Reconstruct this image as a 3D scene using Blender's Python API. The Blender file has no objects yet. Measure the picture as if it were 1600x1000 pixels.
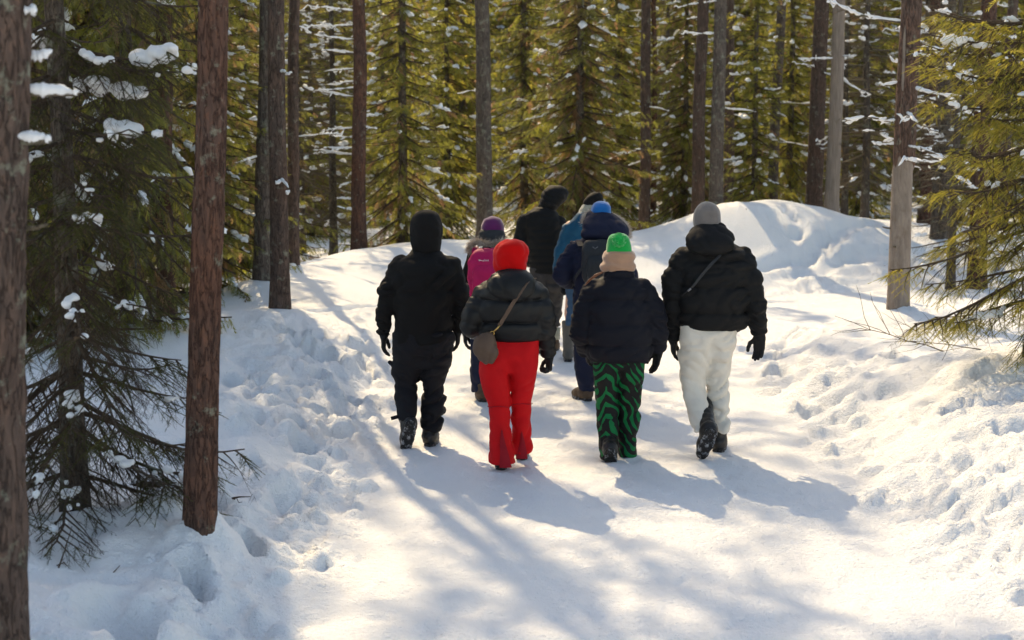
import bpy, math, random
import numpy as np
from mathutils import Vector, Matrix

# ------------------------------------------------------------ camera, sky, sun, exposure
scene = bpy.context.scene
C = scene.collection
CAM_H = 2.3
FPX = 2400.0                       # focal length in photo pixels (1600 wide)
PITCH = math.atan(278.0 / FPX)
cam_d = bpy.data.cameras.new('camera'); cam = bpy.data.objects.new('camera', cam_d); C.objects.link(cam)
cam.location = (0, 0, CAM_H); cam.rotation_euler = (math.pi/2 - PITCH, 0, 0)
cam_d.sensor_width = 36; cam_d.lens = FPX*36/1600; cam_d.clip_start = 0.1; cam_d.clip_end = 1500
cam_d.dof.use_dof = True; cam_d.dof.focus_distance = 11.3; cam_d.dof.aperture_fstop = 3.2
scene.camera = cam
SUN_AZ, SUN_EL = math.radians(-16), math.radians(42)
world = bpy.data.worlds.new('World'); scene.world = world; world.use_nodes = True
wn = world.node_tree.nodes; wl = world.node_tree.links
sky = wn.new('ShaderNodeTexSky'); sky.sky_type = 'NISHITA'; sky.sun_disc = False
sky.sun_elevation = SUN_EL; sky.sun_rotation = SUN_AZ % (2*math.pi); sky.altitude = 200
sky.air_density = 1.0; sky.dust_density = 1.5; sky.ozone_density = 1.0
wt = wn.new('ShaderNodeMix'); wt.data_type = 'RGBA'; wt.blend_type = 'MULTIPLY'; wt.inputs[0].default_value = 1.0; wt.inputs[7].default_value = (1.13, 1.0, 0.83, 1)   # camera white balance set for the shade
wl.new(sky.outputs[0], wt.inputs[6]); wl.new(wt.outputs[2], wn['Background'].inputs['Color']); wn['Background'].inputs['Strength'].default_value = 0.15
SUNV = Vector((math.sin(SUN_AZ)*math.cos(SUN_EL), math.cos(SUN_AZ)*math.cos(SUN_EL), math.sin(SUN_EL)))
sun_d = bpy.data.lights.new('sun', 'SUN'); sun_d.energy = 2.9; sun_d.angle = math.radians(0.6); sun_d.color = (1.0, 0.77, 0.46)
sun = bpy.data.objects.new('sun', sun_d); C.objects.link(sun)
sun.rotation_euler = SUNV.to_track_quat('Z', 'Y').to_euler(); sun.location = SUNV*60
scene.view_settings.view_transform = 'Standard'; scene.view_settings.look = 'None'
scene.view_settings.exposure = 0.82; scene.view_settings.gamma = 1.0
scene.view_settings.use_curve_mapping = False
scene.render.engine = 'CYCLES'
scene.cycles.use_denoising = True
scene.cycles.debug_use_spatial_splits = True
scene.cycles.max_bounces = 4; scene.cycles.diffuse_bounces = 2; scene.cycles.glossy_bounces = 2
scene.cycles.transmission_bounces = 4; scene.cycles.transparent_max_bounces = 4
scene.cycles.sample_clamp_indirect = 6
scene.cycles.use_adaptive_sampling = True; scene.cycles.adaptive_threshold = 0.03; scene.cycles.adaptive_min_samples = 16
PI = math.pi
rng = np.random.default_rng(11); random.seed(5)

# ------------------------------------------------------------ helpers
def ray(px, py):
    u = (px-800)/FPX; v = (py-500)/FPX
    return np.array([u, math.cos(PITCH) - v*math.sin(PITCH), -math.sin(PITCH) - v*math.cos(PITCH)])
def at(px, py, d):
    r = ray(px, py); k = d/r[1]
    return np.array([r[0]*k, d, CAM_H + r[2]*k])
_prm = np.random.default_rng(3).permutation(256); PERM = np.concatenate([_prm]*3)
_g = np.random.default_rng(4).normal(size=(256, 3)); G3 = _g/np.linalg.norm(_g, axis=1)[:, None]
def noise3(p):
    p = np.asarray(p, dtype=np.float64); i = np.floor(p).astype(np.int64); f = p - i; i &= 255
    w = f*f*f*(f*(f*6-15)+10); out = 0
    for dx in (0, 1):
        wx = w[:, 0] if dx else 1-w[:, 0]
        for dy in (0, 1):
            wy = w[:, 1] if dy else 1-w[:, 1]
            for dz in (0, 1):
                wz = w[:, 2] if dz else 1-w[:, 2]
                h = PERM[PERM[PERM[(i[:, 0]+dx) & 255] + ((i[:, 1]+dy) & 255)] + ((i[:, 2]+dz) & 255)]
                out = out + wx*wy*wz*((G3[h]*(f - np.array([dx, dy, dz]))).sum(1))
    return out*1.6
def noise2(x, y, s, seed=0.0):
    return noise3(np.stack([x*s, y*s, np.full_like(x, 0.37+seed*7.31)], 1))
def sstep(a, b, x):
    t = np.clip((x-a)/(b-a), 0, 1); return t*t*(3-2*t)

def mk_mesh(name, V, quads=None, tris=None, tone=None, smooth=True):
    me = bpy.data.meshes.new(name)
    V = np.asarray(V, dtype=np.float32)
    q = np.zeros((0, 4), np.int32) if quads is None or len(quads) == 0 else np.asarray(quads, np.int32)
    t = np.zeros((0, 3), np.int32) if tris is None or len(tris) == 0 else np.asarray(tris, np.int32)
    me.vertices.add(len(V)); me.vertices.foreach_set('co', V.ravel())
    nl = len(q)*4 + len(t)*3
    me.loops.add(nl); me.loops.foreach_set('vertex_index', np.concatenate([q.ravel(), t.ravel()]))
    me.polygons.add(len(q)+len(t))
    me.polygons.foreach_set('loop_start', np.concatenate([np.arange(len(q))*4, len(q)*4+np.arange(len(t))*3]).astype(np.int32))
    me.polygons.foreach_set('use_smooth', np.full(len(q)+len(t), smooth))
    if tone is not None:
        a = me.attributes.new('tone', 'FLOAT', 'POINT'); a.data.foreach_set('value', np.asarray(tone, np.float32))
    me.update(calc_edges=True); me.validate()
    return me
class MB:
    def __init__(s): s.V = []; s.Q = []; s.T = []; s.A = []; s.n = 0
    def add(s, V, Q=None, T=None, tone=0.5):
        V = np.asarray(V, float)
        s.V.append(V)
        if Q is not None and len(Q): s.Q.append(np.asarray(Q)+s.n)
        if T is not None and len(T): s.T.append(np.asarray(T)+s.n)
        s.A.append(np.broadcast_to(np.asarray(tone, float), (len(V),))); s.n += len(V)
    def tube(s, P, R, sides=5, tone=0.5, cap=True, flat=1.0):
        P = np.asarray(P, float); R = np.broadcast_to(np.asarray(R, float), (len(P),))
        T = np.gradient(P, axis=0); T /= np.linalg.norm(T, axis=1)[:, None] + 1e-9
        ref = np.array([0, 0, 1.0]) if abs(T[:, 2]).mean() < 0.8 else np.array([1.0, 0, 0])
        A = np.cross(T, ref); A /= np.linalg.norm(A, axis=1)[:, None] + 1e-9; B = np.cross(T, A)*flat
        an = np.arange(sides)*2*math.pi/sides
        V = P[:, None] + R[:, None, None]*(A[:, None]*np.cos(an)[None, :, None] + B[:, None]*np.sin(an)[None, :, None])
        n = len(P); idx = np.arange(n*sides).reshape(n, sides); nx = np.roll(idx, -1, 1)
        Q = np.stack([idx[:-1], idx[1:], nx[1:], nx[:-1]], -1).reshape(-1, 4)
        T3 = []
        if cap:
            V = np.concatenate([V.reshape(-1, 3), P[[0, -1]]])
            for k in range(sides):
                T3.append((n*sides, idx[0, k], nx[0, k])); T3.append((n*sides+1, nx[-1, k], idx[-1, k]))
        s.add(V.reshape(-1, 3), Q, T3, tone)
    def inst(s, tv, tt, pos, X, Z, sc, tone, tq=None):
        pos = np.asarray(pos); X = np.asarray(X); Z = np.asarray(Z)
        X = X/(np.linalg.norm(X, axis=1)[:, None]+1e-9); Y = np.cross(Z, X); Y /= np.linalg.norm(Y, axis=1)[:, None]+1e-9; Z = np.cross(X, Y)
        sc = np.asarray(sc); sc = sc[:, None] if sc.ndim == 1 else sc
        if sc.shape[1] == 1: sc = np.repeat(sc, 3, 1)
        W = (pos[:, None] + tv[None, :, 0:1]*(X*sc[:, 0:1])[:, None] + tv[None, :, 1:2]*(Y*sc[:, 1:2])[:, None] + tv[None, :, 2:3]*(Z*sc[:, 2:3])[:, None])
        N, m = len(pos), len(tv)
        T = (tt[None] + (np.arange(N)*m)[:, None, None]).reshape(-1, 3) if tt is not None and len(tt) else None
        s.add(W.reshape(-1, 3), None, T, np.repeat(np.asarray(tone, float), m))
    def mesh(s, name, smooth=True):
        V = np.concatenate(s.V); Q = np.concatenate(s.Q) if s.Q else None; T = np.concatenate(s.T) if s.T else None
        return mk_mesh(name, V, Q, T, np.concatenate(s.A), smooth)
def link(name, me, mat=None, parent=None, loc=None, kind=None):
    o = bpy.data.objects.new(name, me); C.objects.link(o)
    if mat is not None and len(me.materials) == 0: me.materials.append(mat)
    if parent is not None: o.parent = parent
    if loc is not None: o.location = loc
    if kind: o['kind'] = kind
    return o
def thing(name, loc, label, cat, group=None, rz=0):
    o = bpy.data.objects.new(name, None); C.objects.link(o); o.location = loc; o.rotation_euler = (0, 0, rz)
    o.empty_display_size = 0.2; o['label'] = label; o['category'] = cat
    if group: o['group'] = group
    return o
def tag(o, label, cat, group=None):
    o['label'] = label; o['category'] = cat
    if group: o['group'] = group
    return o

def surface_nets(f, lo, hi, h):
    lo = np.array(lo, float); n = np.ceil((np.array(hi)-lo)/h).astype(int)+1
    ax = [lo[i]+h*np.arange(n[i]) for i in range(3)]
    Gx, Gy, Gz = np.meshgrid(*ax, indexing='ij')
    v = f(np.stack([Gx.ravel(), Gy.ravel(), Gz.ravel()], 1)).reshape(n); ins = v < 0
    c = n-1; cnt = np.zeros(c, int); acc = np.zeros((*c, 3)); num = np.zeros(c)
    sl = lambda a, o: a[o[0]:o[0]+c[0], o[1]:o[1]+c[1], o[2]:o[2]+c[2]]
    cor = [(i, j, k) for i in (0, 1) for j in (0, 1) for k in (0, 1)]
    for o in cor: cnt += sl(ins, o)
    for a in cor:
        for d in range(3):
            if a[d] == 0:
                b = list(a); b[d] = 1; va = sl(v, a); vb = sl(v, b); x = (va < 0) != (vb < 0)
                t = np.where(x, va/np.where(x, va-vb, 1), 0)
                for e in range(3): acc[..., e] += np.where(x, a[e] + (t if e == d else 0), 0)
                num += x
    act = (cnt > 0) & (cnt < 8); idx = -np.ones(c, int); idx[act] = np.arange(act.sum())
    V = acc[act]/num[act][:, None]; V = lo + h*(V + np.argwhere(act))
    Q = []
    for d in range(3):
        e1, e2 = (d+1) % 3, (d+2) % 3
        s0 = [slice(None)]*3; s1 = [slice(None)]*3; s0[d] = slice(0, -1); s1[d] = slice(1, None)
        x = ins[tuple(s0)] != ins[tuple(s1)]; w = np.argwhere(x)
        w = w[(w[:, e1] > 0) & (w[:, e2] > 0) & (w[:, e1] < c[e1]) & (w[:, e2] < c[e2])]
        def cell(o1, o2):
            k = w.copy(); k[:, e1] -= o1; k[:, e2] -= o2; return idx[k[:, 0], k[:, 1], k[:, 2]]
        q = np.stack([cell(1, 1), cell(0, 1), cell(0, 0), cell(1, 0)], 1)
        fl = ~ins[w[:, 0], w[:, 1], w[:, 2]]; q[fl] = q[fl][:, ::-1]; Q.append(q)
    Q = np.concatenate(Q); Q = Q[(Q >= 0).all(1)]
    return V, Q
def smin(a, b, k):
    h = np.clip(.5+.5*(b-a)/k, 0, 1); return b+(a-b)*h - k*h*(1-h)
def smax(a, b, k): return -smin(-a, -b, k)
def cone(p, a, b, ra, rb):
    a = np.asarray(a, float); b = np.asarray(b, float); d = b-a; t = np.clip(((p-a)@d)/(d@d+1e-12), 0, 1)
    return np.linalg.norm(p-a-t[:, None]*d, axis=1) - (ra+(rb-ra)*t)
# ------------------------------------------------------------ materials
class NT:
    def __init__(s, name):
        s.m = bpy.data.materials.new(name); s.m.use_nodes = True; s.t = s.m.node_tree; s.b = s.t.nodes['Principled BSDF']
        s.out = s.t.nodes['Material Output']
    def n(s, typ, **kw):
        nd = s.t.nodes.new(typ)
        for k, v in kw.items():
            if hasattr(nd, k) and not k[0].isupper(): setattr(nd, k, v)
            else: nd.inputs[k.replace('_', ' ')].default_value = v
        return nd
    def l(s, a, b): s.t.links.new(a, b)
    def noise(s, scale, detail=3, vec=None, rough=0.5, dist=0.0):
        nd = s.n('ShaderNodeTexNoise'); nd.inputs['Scale'].default_value = scale; nd.inputs['Detail'].default_value = detail
        nd.inputs['Roughness'].default_value = rough; nd.inputs['Distortion'].default_value = dist
        if vec is not None: s.l(vec, nd.inputs['Vector'])
        return nd.outputs['Fac']
    def coord(s, scale=None, which='Object'):
        tc = s.n('ShaderNodeTexCoord').outputs[which]
        if scale is None: return tc
        mp = s.n('ShaderNodeMapping'); mp.inputs['Scale'].default_value = scale; s.l(tc, mp.inputs['Vector']); return mp.outputs[0]
    def ramp(s, fac, stops):
        r = s.n('ShaderNodeValToRGB'); e = r.color_ramp.elements
        while len(e) < len(stops): e.new(0.5)
        for k, (p, c) in enumerate(stops):
            e[k].position = p; e[k].color = (*c, 1) if not isinstance(c, (int, float)) else (c, c, c, 1)
        s.l(fac, r.inputs[0]); return r.outputs[0]
    def mix(s, fac, a, b):
        nd = s.n('ShaderNodeMix', data_type='RGBA')
        for sock, v in ((nd.inputs[0], fac), (nd.inputs[6], a), (nd.inputs[7], b)):
            if hasattr(v, 'node'): s.l(v, sock)
            elif isinstance(v, (int, float)): sock.default_value = v
            else: sock.default_value = (*v, 1)
        return nd.outputs[2]
    def math(s, op, a, b=0.0):
        nd = s.n('ShaderNodeMath', operation=op)
        for sock, v in ((nd.inputs[0], a), (nd.inputs[1], b)):
            if hasattr(v, 'node'): s.l(v, sock)
            else: sock.default_value = v
        return nd.outputs[0]
    def bump(s, h, strength=0.5, dist=0.01, normal=None):
        b = s.n('ShaderNodeBump'); b.inputs['Strength'].default_value = strength; b.inputs['Distance'].default_value = dist
        s.l(h, b.inputs['Height'])
        if normal is not None: s.l(normal, b.inputs['Normal'])
        return b.outputs[0]
    def set(s, col=None, rough=None, spec=None, normal=None, **kw):
        b = s.b
        for sock, v in (('Base Color', col), ('Roughness', rough), ('Specular IOR Level', spec), ('Normal', normal)):
            if v is None: continue
            if hasattr(v, 'node'): s.l(v, b.inputs[sock])
            elif isinstance(v, (int, float)): b.inputs[sock].default_value = v
            else: b.inputs[sock].default_value = (*v, 1)
        for k, v in kw.items(): b.inputs[k.replace('_', ' ')].default_value = v
        return s.m

def m_snow(name, fine=1.0):
    t = NT(name); co = t.coord()
    a = t.noise(38, 4, co, 0.62); b = t.noise(140, 2, co); c = t.noise(9, 3, co)
    nb = t.bump(c, 0.3, 0.03); nb = t.bump(a, 0.9*fine, 0.024, nb); nb = t.bump(b, 0.7*fine, 0.008, nb)
    col = t.ramp(t.noise(1.7, 3, co), [(0.3, (0.84, 0.86, 0.89)), (0.7, (0.9, 0.905, 0.91))])
    return t.set(col, 0.62, 0.25, nb)
def m_bark(name, cols, lichen=0.35, scale=1.0, lichen_col=(0.30, 0.32, 0.24), bare=False):
    t = NT(name); co = t.coord((15*scale, 15*scale, 3.2*scale)); co1 = t.coord()
    a = t.noise(1.6, 7, co, 0.7, 0.9); b = t.noise(1.1, 3, co1); fl = t.noise(4.5, 4, t.coord((5*scale, 5*scale, 2.6*scale)), 0.6, 1.2)
    crack = t.ramp(t.math('ABSOLUTE', t.math('SUBTRACT', t.noise(2.1, 4, co, 0.6, 0.5), 0.5)), [(0.0, 0.0), (0.045, 1.0)])
    col = t.ramp(a, [(0.3, cols[0]), (0.5, cols[1]), (0.72, cols[2])])
    col = t.mix(t.ramp(b, [(0.35, 0.0), (0.7, 0.55)]), col, tuple(sum(cols[1])/3*1.1*k for k in (1.08, 1.0, 0.93)))
    col = t.mix(t.ramp(fl, [(0.56, 0.0), (0.64, 0.5)]), col, cols[2])
    col = t.mix(t.math('MULTIPLY', t.math('SUBTRACT', 1.0, crack), 0.6), col, tuple(c*0.4 for c in cols[0]))
    li = t.ramp(t.noise(9, 6, co1, 0.72), [(0.66-lichen*0.3, 0.0), (0.75-lichen*0.3, 1.0)])
    col = t.mix(t.math('MULTIPLY', li, 0.6), col, lichen_col)
    h = t.math('ADD', t.math('MULTIPLY', crack, 0.5), t.math('ADD', a, t.math('MULTIPLY', fl, 0.6)))
    if bare:                                             # stripped lower trunk: pale wood where the bark is gone
        at_ = t.n('ShaderNodeAttribute', attribute_name='tone')
        wco = t.coord((9, 9, 1.8)); g = t.noise(2.4, 7, wco, 0.68, 0.8)
        wood = t.ramp(g, [(0.25, (0.17, 0.135, 0.11)), (0.55, (0.28, 0.23, 0.19)), (0.8, (0.37, 0.31, 0.26))])
        wood = t.mix(t.ramp(t.noise(6, 3, co1), [(0.6, 0.0), (0.72, 0.6)]), wood, (0.17, 0.12, 0.085))
        m = t.ramp(t.math('ADD', at_.outputs['Fac'], t.math('MULTIPLY', t.math('SUBTRACT', t.noise(16, 3, co1), 0.5), 0.10)), [(0.49, 0.0), (0.51, 1.0)])
        col = t.mix(m, col, wood); h = t.mix(m, h, g)
    return t.set(col, 0.92, 0.15, t.bump(h, 0.9, 0.016))
def m_needles(name, stops, trans=0.45, glow=8.0):
    t = NT(name)
    at_ = t.n('ShaderNodeAttribute', attribute_name='tone')
    oi = t.n('ShaderNodeObjectInfo')
    f = t.math('ADD', at_.outputs['Fac'], t.math('MULTIPLY', t.math('SUBTRACT', oi.outputs['Random'], 0.5), 0.3))
    col = t.ramp(f, stops)
    d = t.n('ShaderNodeBsdfDiffuse'); tr = t.n('ShaderNodeBsdfTranslucent'); g = t.n('ShaderNodeBsdfGlossy')
    g.inputs['Roughness'].default_value = 0.45; g.inputs['Color'].default_value = (0.8, 0.8, 0.7, 1)
    t.l(col, d.inputs[0])
    hs = t.n('ShaderNodeHueSaturation'); hs.inputs['Saturation'].default_value = 1.1; hs.inputs['Value'].default_value = glow; hs.inputs['Hue'].default_value = 0.478
    t.l(col, hs.inputs['Color']); t.l(hs.outputs[0], tr.inputs[0])
    m1 = t.n('ShaderNodeMixShader'); m1.inputs[0].default_value = trans; t.l(d.outputs[0], m1.inputs[1]); t.l(tr.outputs[0], m1.inputs[2])
    m2 = t.n('ShaderNodeMixShader'); m2.inputs[0].default_value = 0.05; t.l(m1.outputs[0], m2.inputs[1]); t.l(g.outputs[0], m2.inputs[2])
    t.l(m2.outputs[0], t.out.inputs['Surface'])
    return t.m
M = {}
M['snow'] = m_snow('snow'); M['snow_soft'] = m_snow('snow_on_branches', 0.4)
M['pine_bark'] = m_bark('pine_bark', [(0.06, 0.042, 0.035), (0.12, 0.078, 0.06), (0.19, 0.12, 0.088)], 0.3)
M['pine_bark_red'] = m_bark('pine_bark_red', [(0.06, 0.034, 0.026), (0.125, 0.062, 0.042), (0.21, 0.10, 0.062)], 0.25)
M['pine_bark_grey'] = m_bark('pine_bark_grey', [(0.07, 0.056, 0.047), (0.135, 0.105, 0.085), (0.22, 0.175, 0.14)], 0.38)
M['spruce_bark'] = m_bark('spruce_bark', [(0.06, 0.048, 0.04), (0.12, 0.095, 0.075), (0.2, 0.155, 0.12)], 0.4, 1.5)
M['branch'] = m_bark('branch_bark', [(0.07, 0.05, 0.035), (0.13, 0.09, 0.06), (0.2, 0.14, 0.09)], 0.3, 3)
M['dead'] = m_bark('dead_twig_bark', [(0.11, 0.09, 0.06), (0.22, 0.17, 0.11), (0.34, 0.27, 0.17)], 0.4, 3)
M['half_bare'] = m_bark('half_bare_pine_bark', [(0.075, 0.05, 0.04), (0.15, 0.085, 0.06), (0.24, 0.13, 0.085)], 0.22, bare=True)
t = NT('bare_wood'); co = t.coord((14, 14, 1.1)); co1 = t.coord()
a = t.noise(3, 6, co, 0.6, 0.3); k = t.noise(2.3, 3, co1)
colw = t.ramp(a, [(0.25, (0.15, 0.125, 0.10)), (0.55, (0.25, 0.205, 0.17)), (0.8, (0.33, 0.28, 0.235))])
colw = t.mix(t.ramp(k, [(0.55, 0.0), (0.75, 0.6)]), colw, (0.22, 0.17, 0.13))
M['bare_wood'] = t.set(colw, 0.85, 0.2, t.bump(a, 0.6, 0.008))
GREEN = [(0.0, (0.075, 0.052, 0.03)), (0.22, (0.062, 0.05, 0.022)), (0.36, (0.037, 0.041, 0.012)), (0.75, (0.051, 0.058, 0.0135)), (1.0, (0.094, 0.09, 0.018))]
M['needles'] = m_needles('spruce_needles', GREEN, 0.56)
M['needles_shade_toned'] = m_needles('shade_toned_spruce_needles', [(p_, tuple(c_*k_ for c_, k_ in zip(q_, (.75, .72, .8)))) for p_, q_ in GREEN], 0.4, 4.5)  # left spruce's shade put into the needle colour: darker, less translucent
M['needles_pine'] = m_needles('pine_needles', [(0, (0.07, 0.09, 0.03)), (1, (0.1, 0.13, 0.05))], 0.35)

# ------------------------------------------------------------ terrain
PATH = np.array([(0.65, -60), (0.65, 4), (0.65, 8), (0.65, 12), (0.75, 15), (1.5, 18.3), (3.4, 20.9), (7, 22.4), (12, 24), (25, 28), (60, 36)], float)
def _catmull(P, n=12):
    out = []
    for i in range(len(P)-1):
        p0 = P[max(i-1, 0)]; p1 = P[i]; p2 = P[i+1]; p3 = P[min(i+2, len(P)-1)]
        for k in range(n):
            u = k/n; out.append(0.5*((2*p1) + (p2-p0)*u + (2*p0-5*p1+4*p2-p3)*u*u + (-p0+3*p1-3*p2+p3)*u**3))
    out.append(P[-1]); return np.array(out)
PATHF = _catmull(PATH[1:-1], 5); PATHF = np.concatenate([PATH[:1], PATHF, PATH[-1:]])
def poly_dist(x, y, P):
    best = np.full(x.shape, 1e9)
    for a, b in zip(P[:-1], P[1:]):
        d = b-a; L = d@d
        t = np.clip(((x-a[0])*d[0] + (y-a[1])*d[1])/L, 0, 1)
        q = np.hypot(x-a[0]-t*d[0], y-a[1]-t*d[1]); best = np.minimum(best, q)
    return best
HW = 1.72
cps = []
CREST = [(200, 470, 18), (350, 452, 19), (450, 424, 20.5), (520, 404, 21.5), (600, 388, 22.5), (670, 383, 23.2), (740, 377, 24), (860, 377, 25), (980, 371, 25.5),
         (1050, 350, 26), (1100, 334, 26), (1160, 318, 26.5), (1250, 324, 27), (1300, 334, 28), (1390, 343, 29), (1500, 352, 31), (1600, 352, 33)]
for px, py, d in CREST:
    p = at(px, py, d); cps.append(p)
    for k, dz in ((2.0, 0.12), (5, 0.4), (10, 0.45)):
        q = p*1.0; q[0] *= (d+k)/d; q[1] += k; q[2] = max(p[2]-dz, 0.2); cps.append(q)
cps += [np.array(p, float) for p in [
    (-1.55, 5, .12), (-1.6, 7, .14), (-2.1, 6, .3), (-2.0, 8, .31), (-3, 5, .38), (-3, 8, .4), (-6, 8, .5), (-12, 8, .6), (-1.7, 10, .2), (-2.5, 10.5, .38), (-5, 12, .55),
    (-1.75, 13, .22), (-2.45, 15.9, .5), (-2.0, 17.5, .42), (-4, 15, .55), (-8, 15, .7), (-14, 16, .8), (-1.5, 20, .42), (0.5, 22, .3), (2.2, 23.5, .35), (4.5, 25, .45), (7, 26.3, .5),
    (2.75, 6, .14), (3.3, 7, .33), (2.85, 9, .18), (3.4, 9, .36), (5, 8, .45), (2.9, 11.5, .2), (3.6, 11.5, .42), (5, 11, .55), (3.0, 14, .28), (4.05, 16.1, .47), (3.6, 17.6, .22),
    (6, 13, .6), (6, 17, .5), (6.5, 19.3, .3), (10, 12, .7), (10, 18, .5), (14, 20, .5), (20, 22, .6), (20, 10, .8),
    (-30, -20, .4), (30, -20, .4), (-30, 40, .5), (30, 50, .4), (0, 50, .3), (-4, -5, .4), (5, -5, .4), (-30, 10, .8), (35, 10, .8), (-3, -20, .4), (4, -20, .4)]]
for a in PATHF[1:-8:2]: cps.append(np.array([a[0], a[1], 0.0]))
TREES_FG = {'spruce_l': at(118, 790, 8.2), 'pine_l': at(312, 818, 7.75), 'pine_edge': at(-20, 1040, 5.6), 'pine_a': at(437, 488, 16.2), 'pine_b': at(411, 447, 18.3),
            'pine_c': at(458, 428, 20.0), 'pine_big': at(1403, 488, 16.1), 'spruce_r': at(1612, 556, 12.0)}
cps += [TREES_FG[k]-np.array([0, 0, .05]) for k in ('spruce_l', 'pine_l', 'pine_a', 'pine_b', 'pine_big')]
cps = np.array(cps)
def _tps(r2): return 0.5*r2*np.log(r2+1e-9)
_n = len(cps); _K = _tps(((cps[:, None, :2]-cps[None, :, :2])**2).sum(-1)) + np.eye(_n)*0.02
_Pm = np.concatenate([np.ones((_n, 1)), cps[:, :2]], 1)
_A = np.block([[_K, _Pm], [_Pm.T, np.zeros((3, 3))]])
_w = np.linalg.solve(_A, np.concatenate([cps[:, 2], np.zeros(3)]))
def base_height(x, y):
    z = _w[_n] + _w[_n+1]*x + _w[_n+2]*y
    for i in range(_n): z = z + _w[i]*_tps((x-cps[i, 0])**2 + (y-cps[i, 1])**2)
    far = sstep(26, 45, np.hypot(x, y-12)); z = np.clip(z, -0.1, 1.6)*(1-far) + 0.4*far
    z = z + 0.2*np.maximum(y-48, 0)*sstep(48, 80, y)
    s = poly_dist(x, y, PATHF) - HW
    return z*sstep(-0.25, 0.75, s), s
FOOT = []      # (x, y, angle, length, width, depth)
_r = np.random.default_rng(21)
for k in range(60):
    y_ = _r.uniform(6.2, 15); x_ = -1.25 - abs(_r.normal(0, 0.55)) - 0.02*(y_-8)
    FOOT.append((x_, y_, _r.normal(0, 0.5), _r.uniform(.13, .22), _r.uniform(.07, .12), _r.uniform(.05, .15)))
for k in range(26):
    y_ = _r.uniform(6.2, 18); x_ = 2.5 + abs(_r.normal(0, 0.7))
    FOOT.append((x_, y_, _r.normal(0, 0.5), _r.uniform(.12, .24), _r.uniform(.07, .14), _r.uniform(.04, .12)))
for k in range(40):
    y_ = _r.uniform(22, 27); x_ = _r.uniform(3.5, 9)
    FOOT.append((x_, y_, _r.normal(0, 0.7), _r.uniform(.15, .3), _r.uniform(.1, .18), _r.uniform(.03, .1)))
FOOT += [(-1.72, 6.6, 0.2, .26, .2, .2), (-1.45, 6.15, -.3, .2, .16, .14), (-1.75, 14.3, 0.1, .22, .2, .12), (3.9, 8.8, 1.2, .3, .2, .12), (3.6, 10.2, 1.0, .3, .22, .1)]
for k in range(110):                       # boot prints pressed into the packed path
    y_ = _r.uniform(6.5, 15); x_ = _r.uniform(-.9, 2.1); FOOT.append((x_, y_, _r.normal(0, .2), _r.uniform(.12, .15), _r.uniform(.045, .055), _r.uniform(.005, .013)))
GROOVES = [(np.array([(-2.2, 16.6), (-1.5, 18.0), (-0.7, 19.8), (0.1, 21.2)]), .07, .05),
           (np.array([(3.2, 23.6), (4.3, 24.7), (5.3, 25.6), (6.4, 27.5)]), .16, .10),
           (np.array([(4.2, 24.0), (5.2, 25.0), (6.6, 25.7), (8.2, 27.0)]), .2, .08)]
CLODS = []
for k in range(520):
    sd = _r.random() < .5; y_ = 5.8*(19/5.8)**_r.random(); off = abs(_r.normal(0, .5))-.12; cr = .02+.075*_r.random()**2.2
    CLODS.append(((-1.08-off) if sd else (2.38+off*1.3), y_, cr, cr*_r.uniform(.35, .8), _r.uniform(.7, 1.4)))
MOUNDS = []
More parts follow.
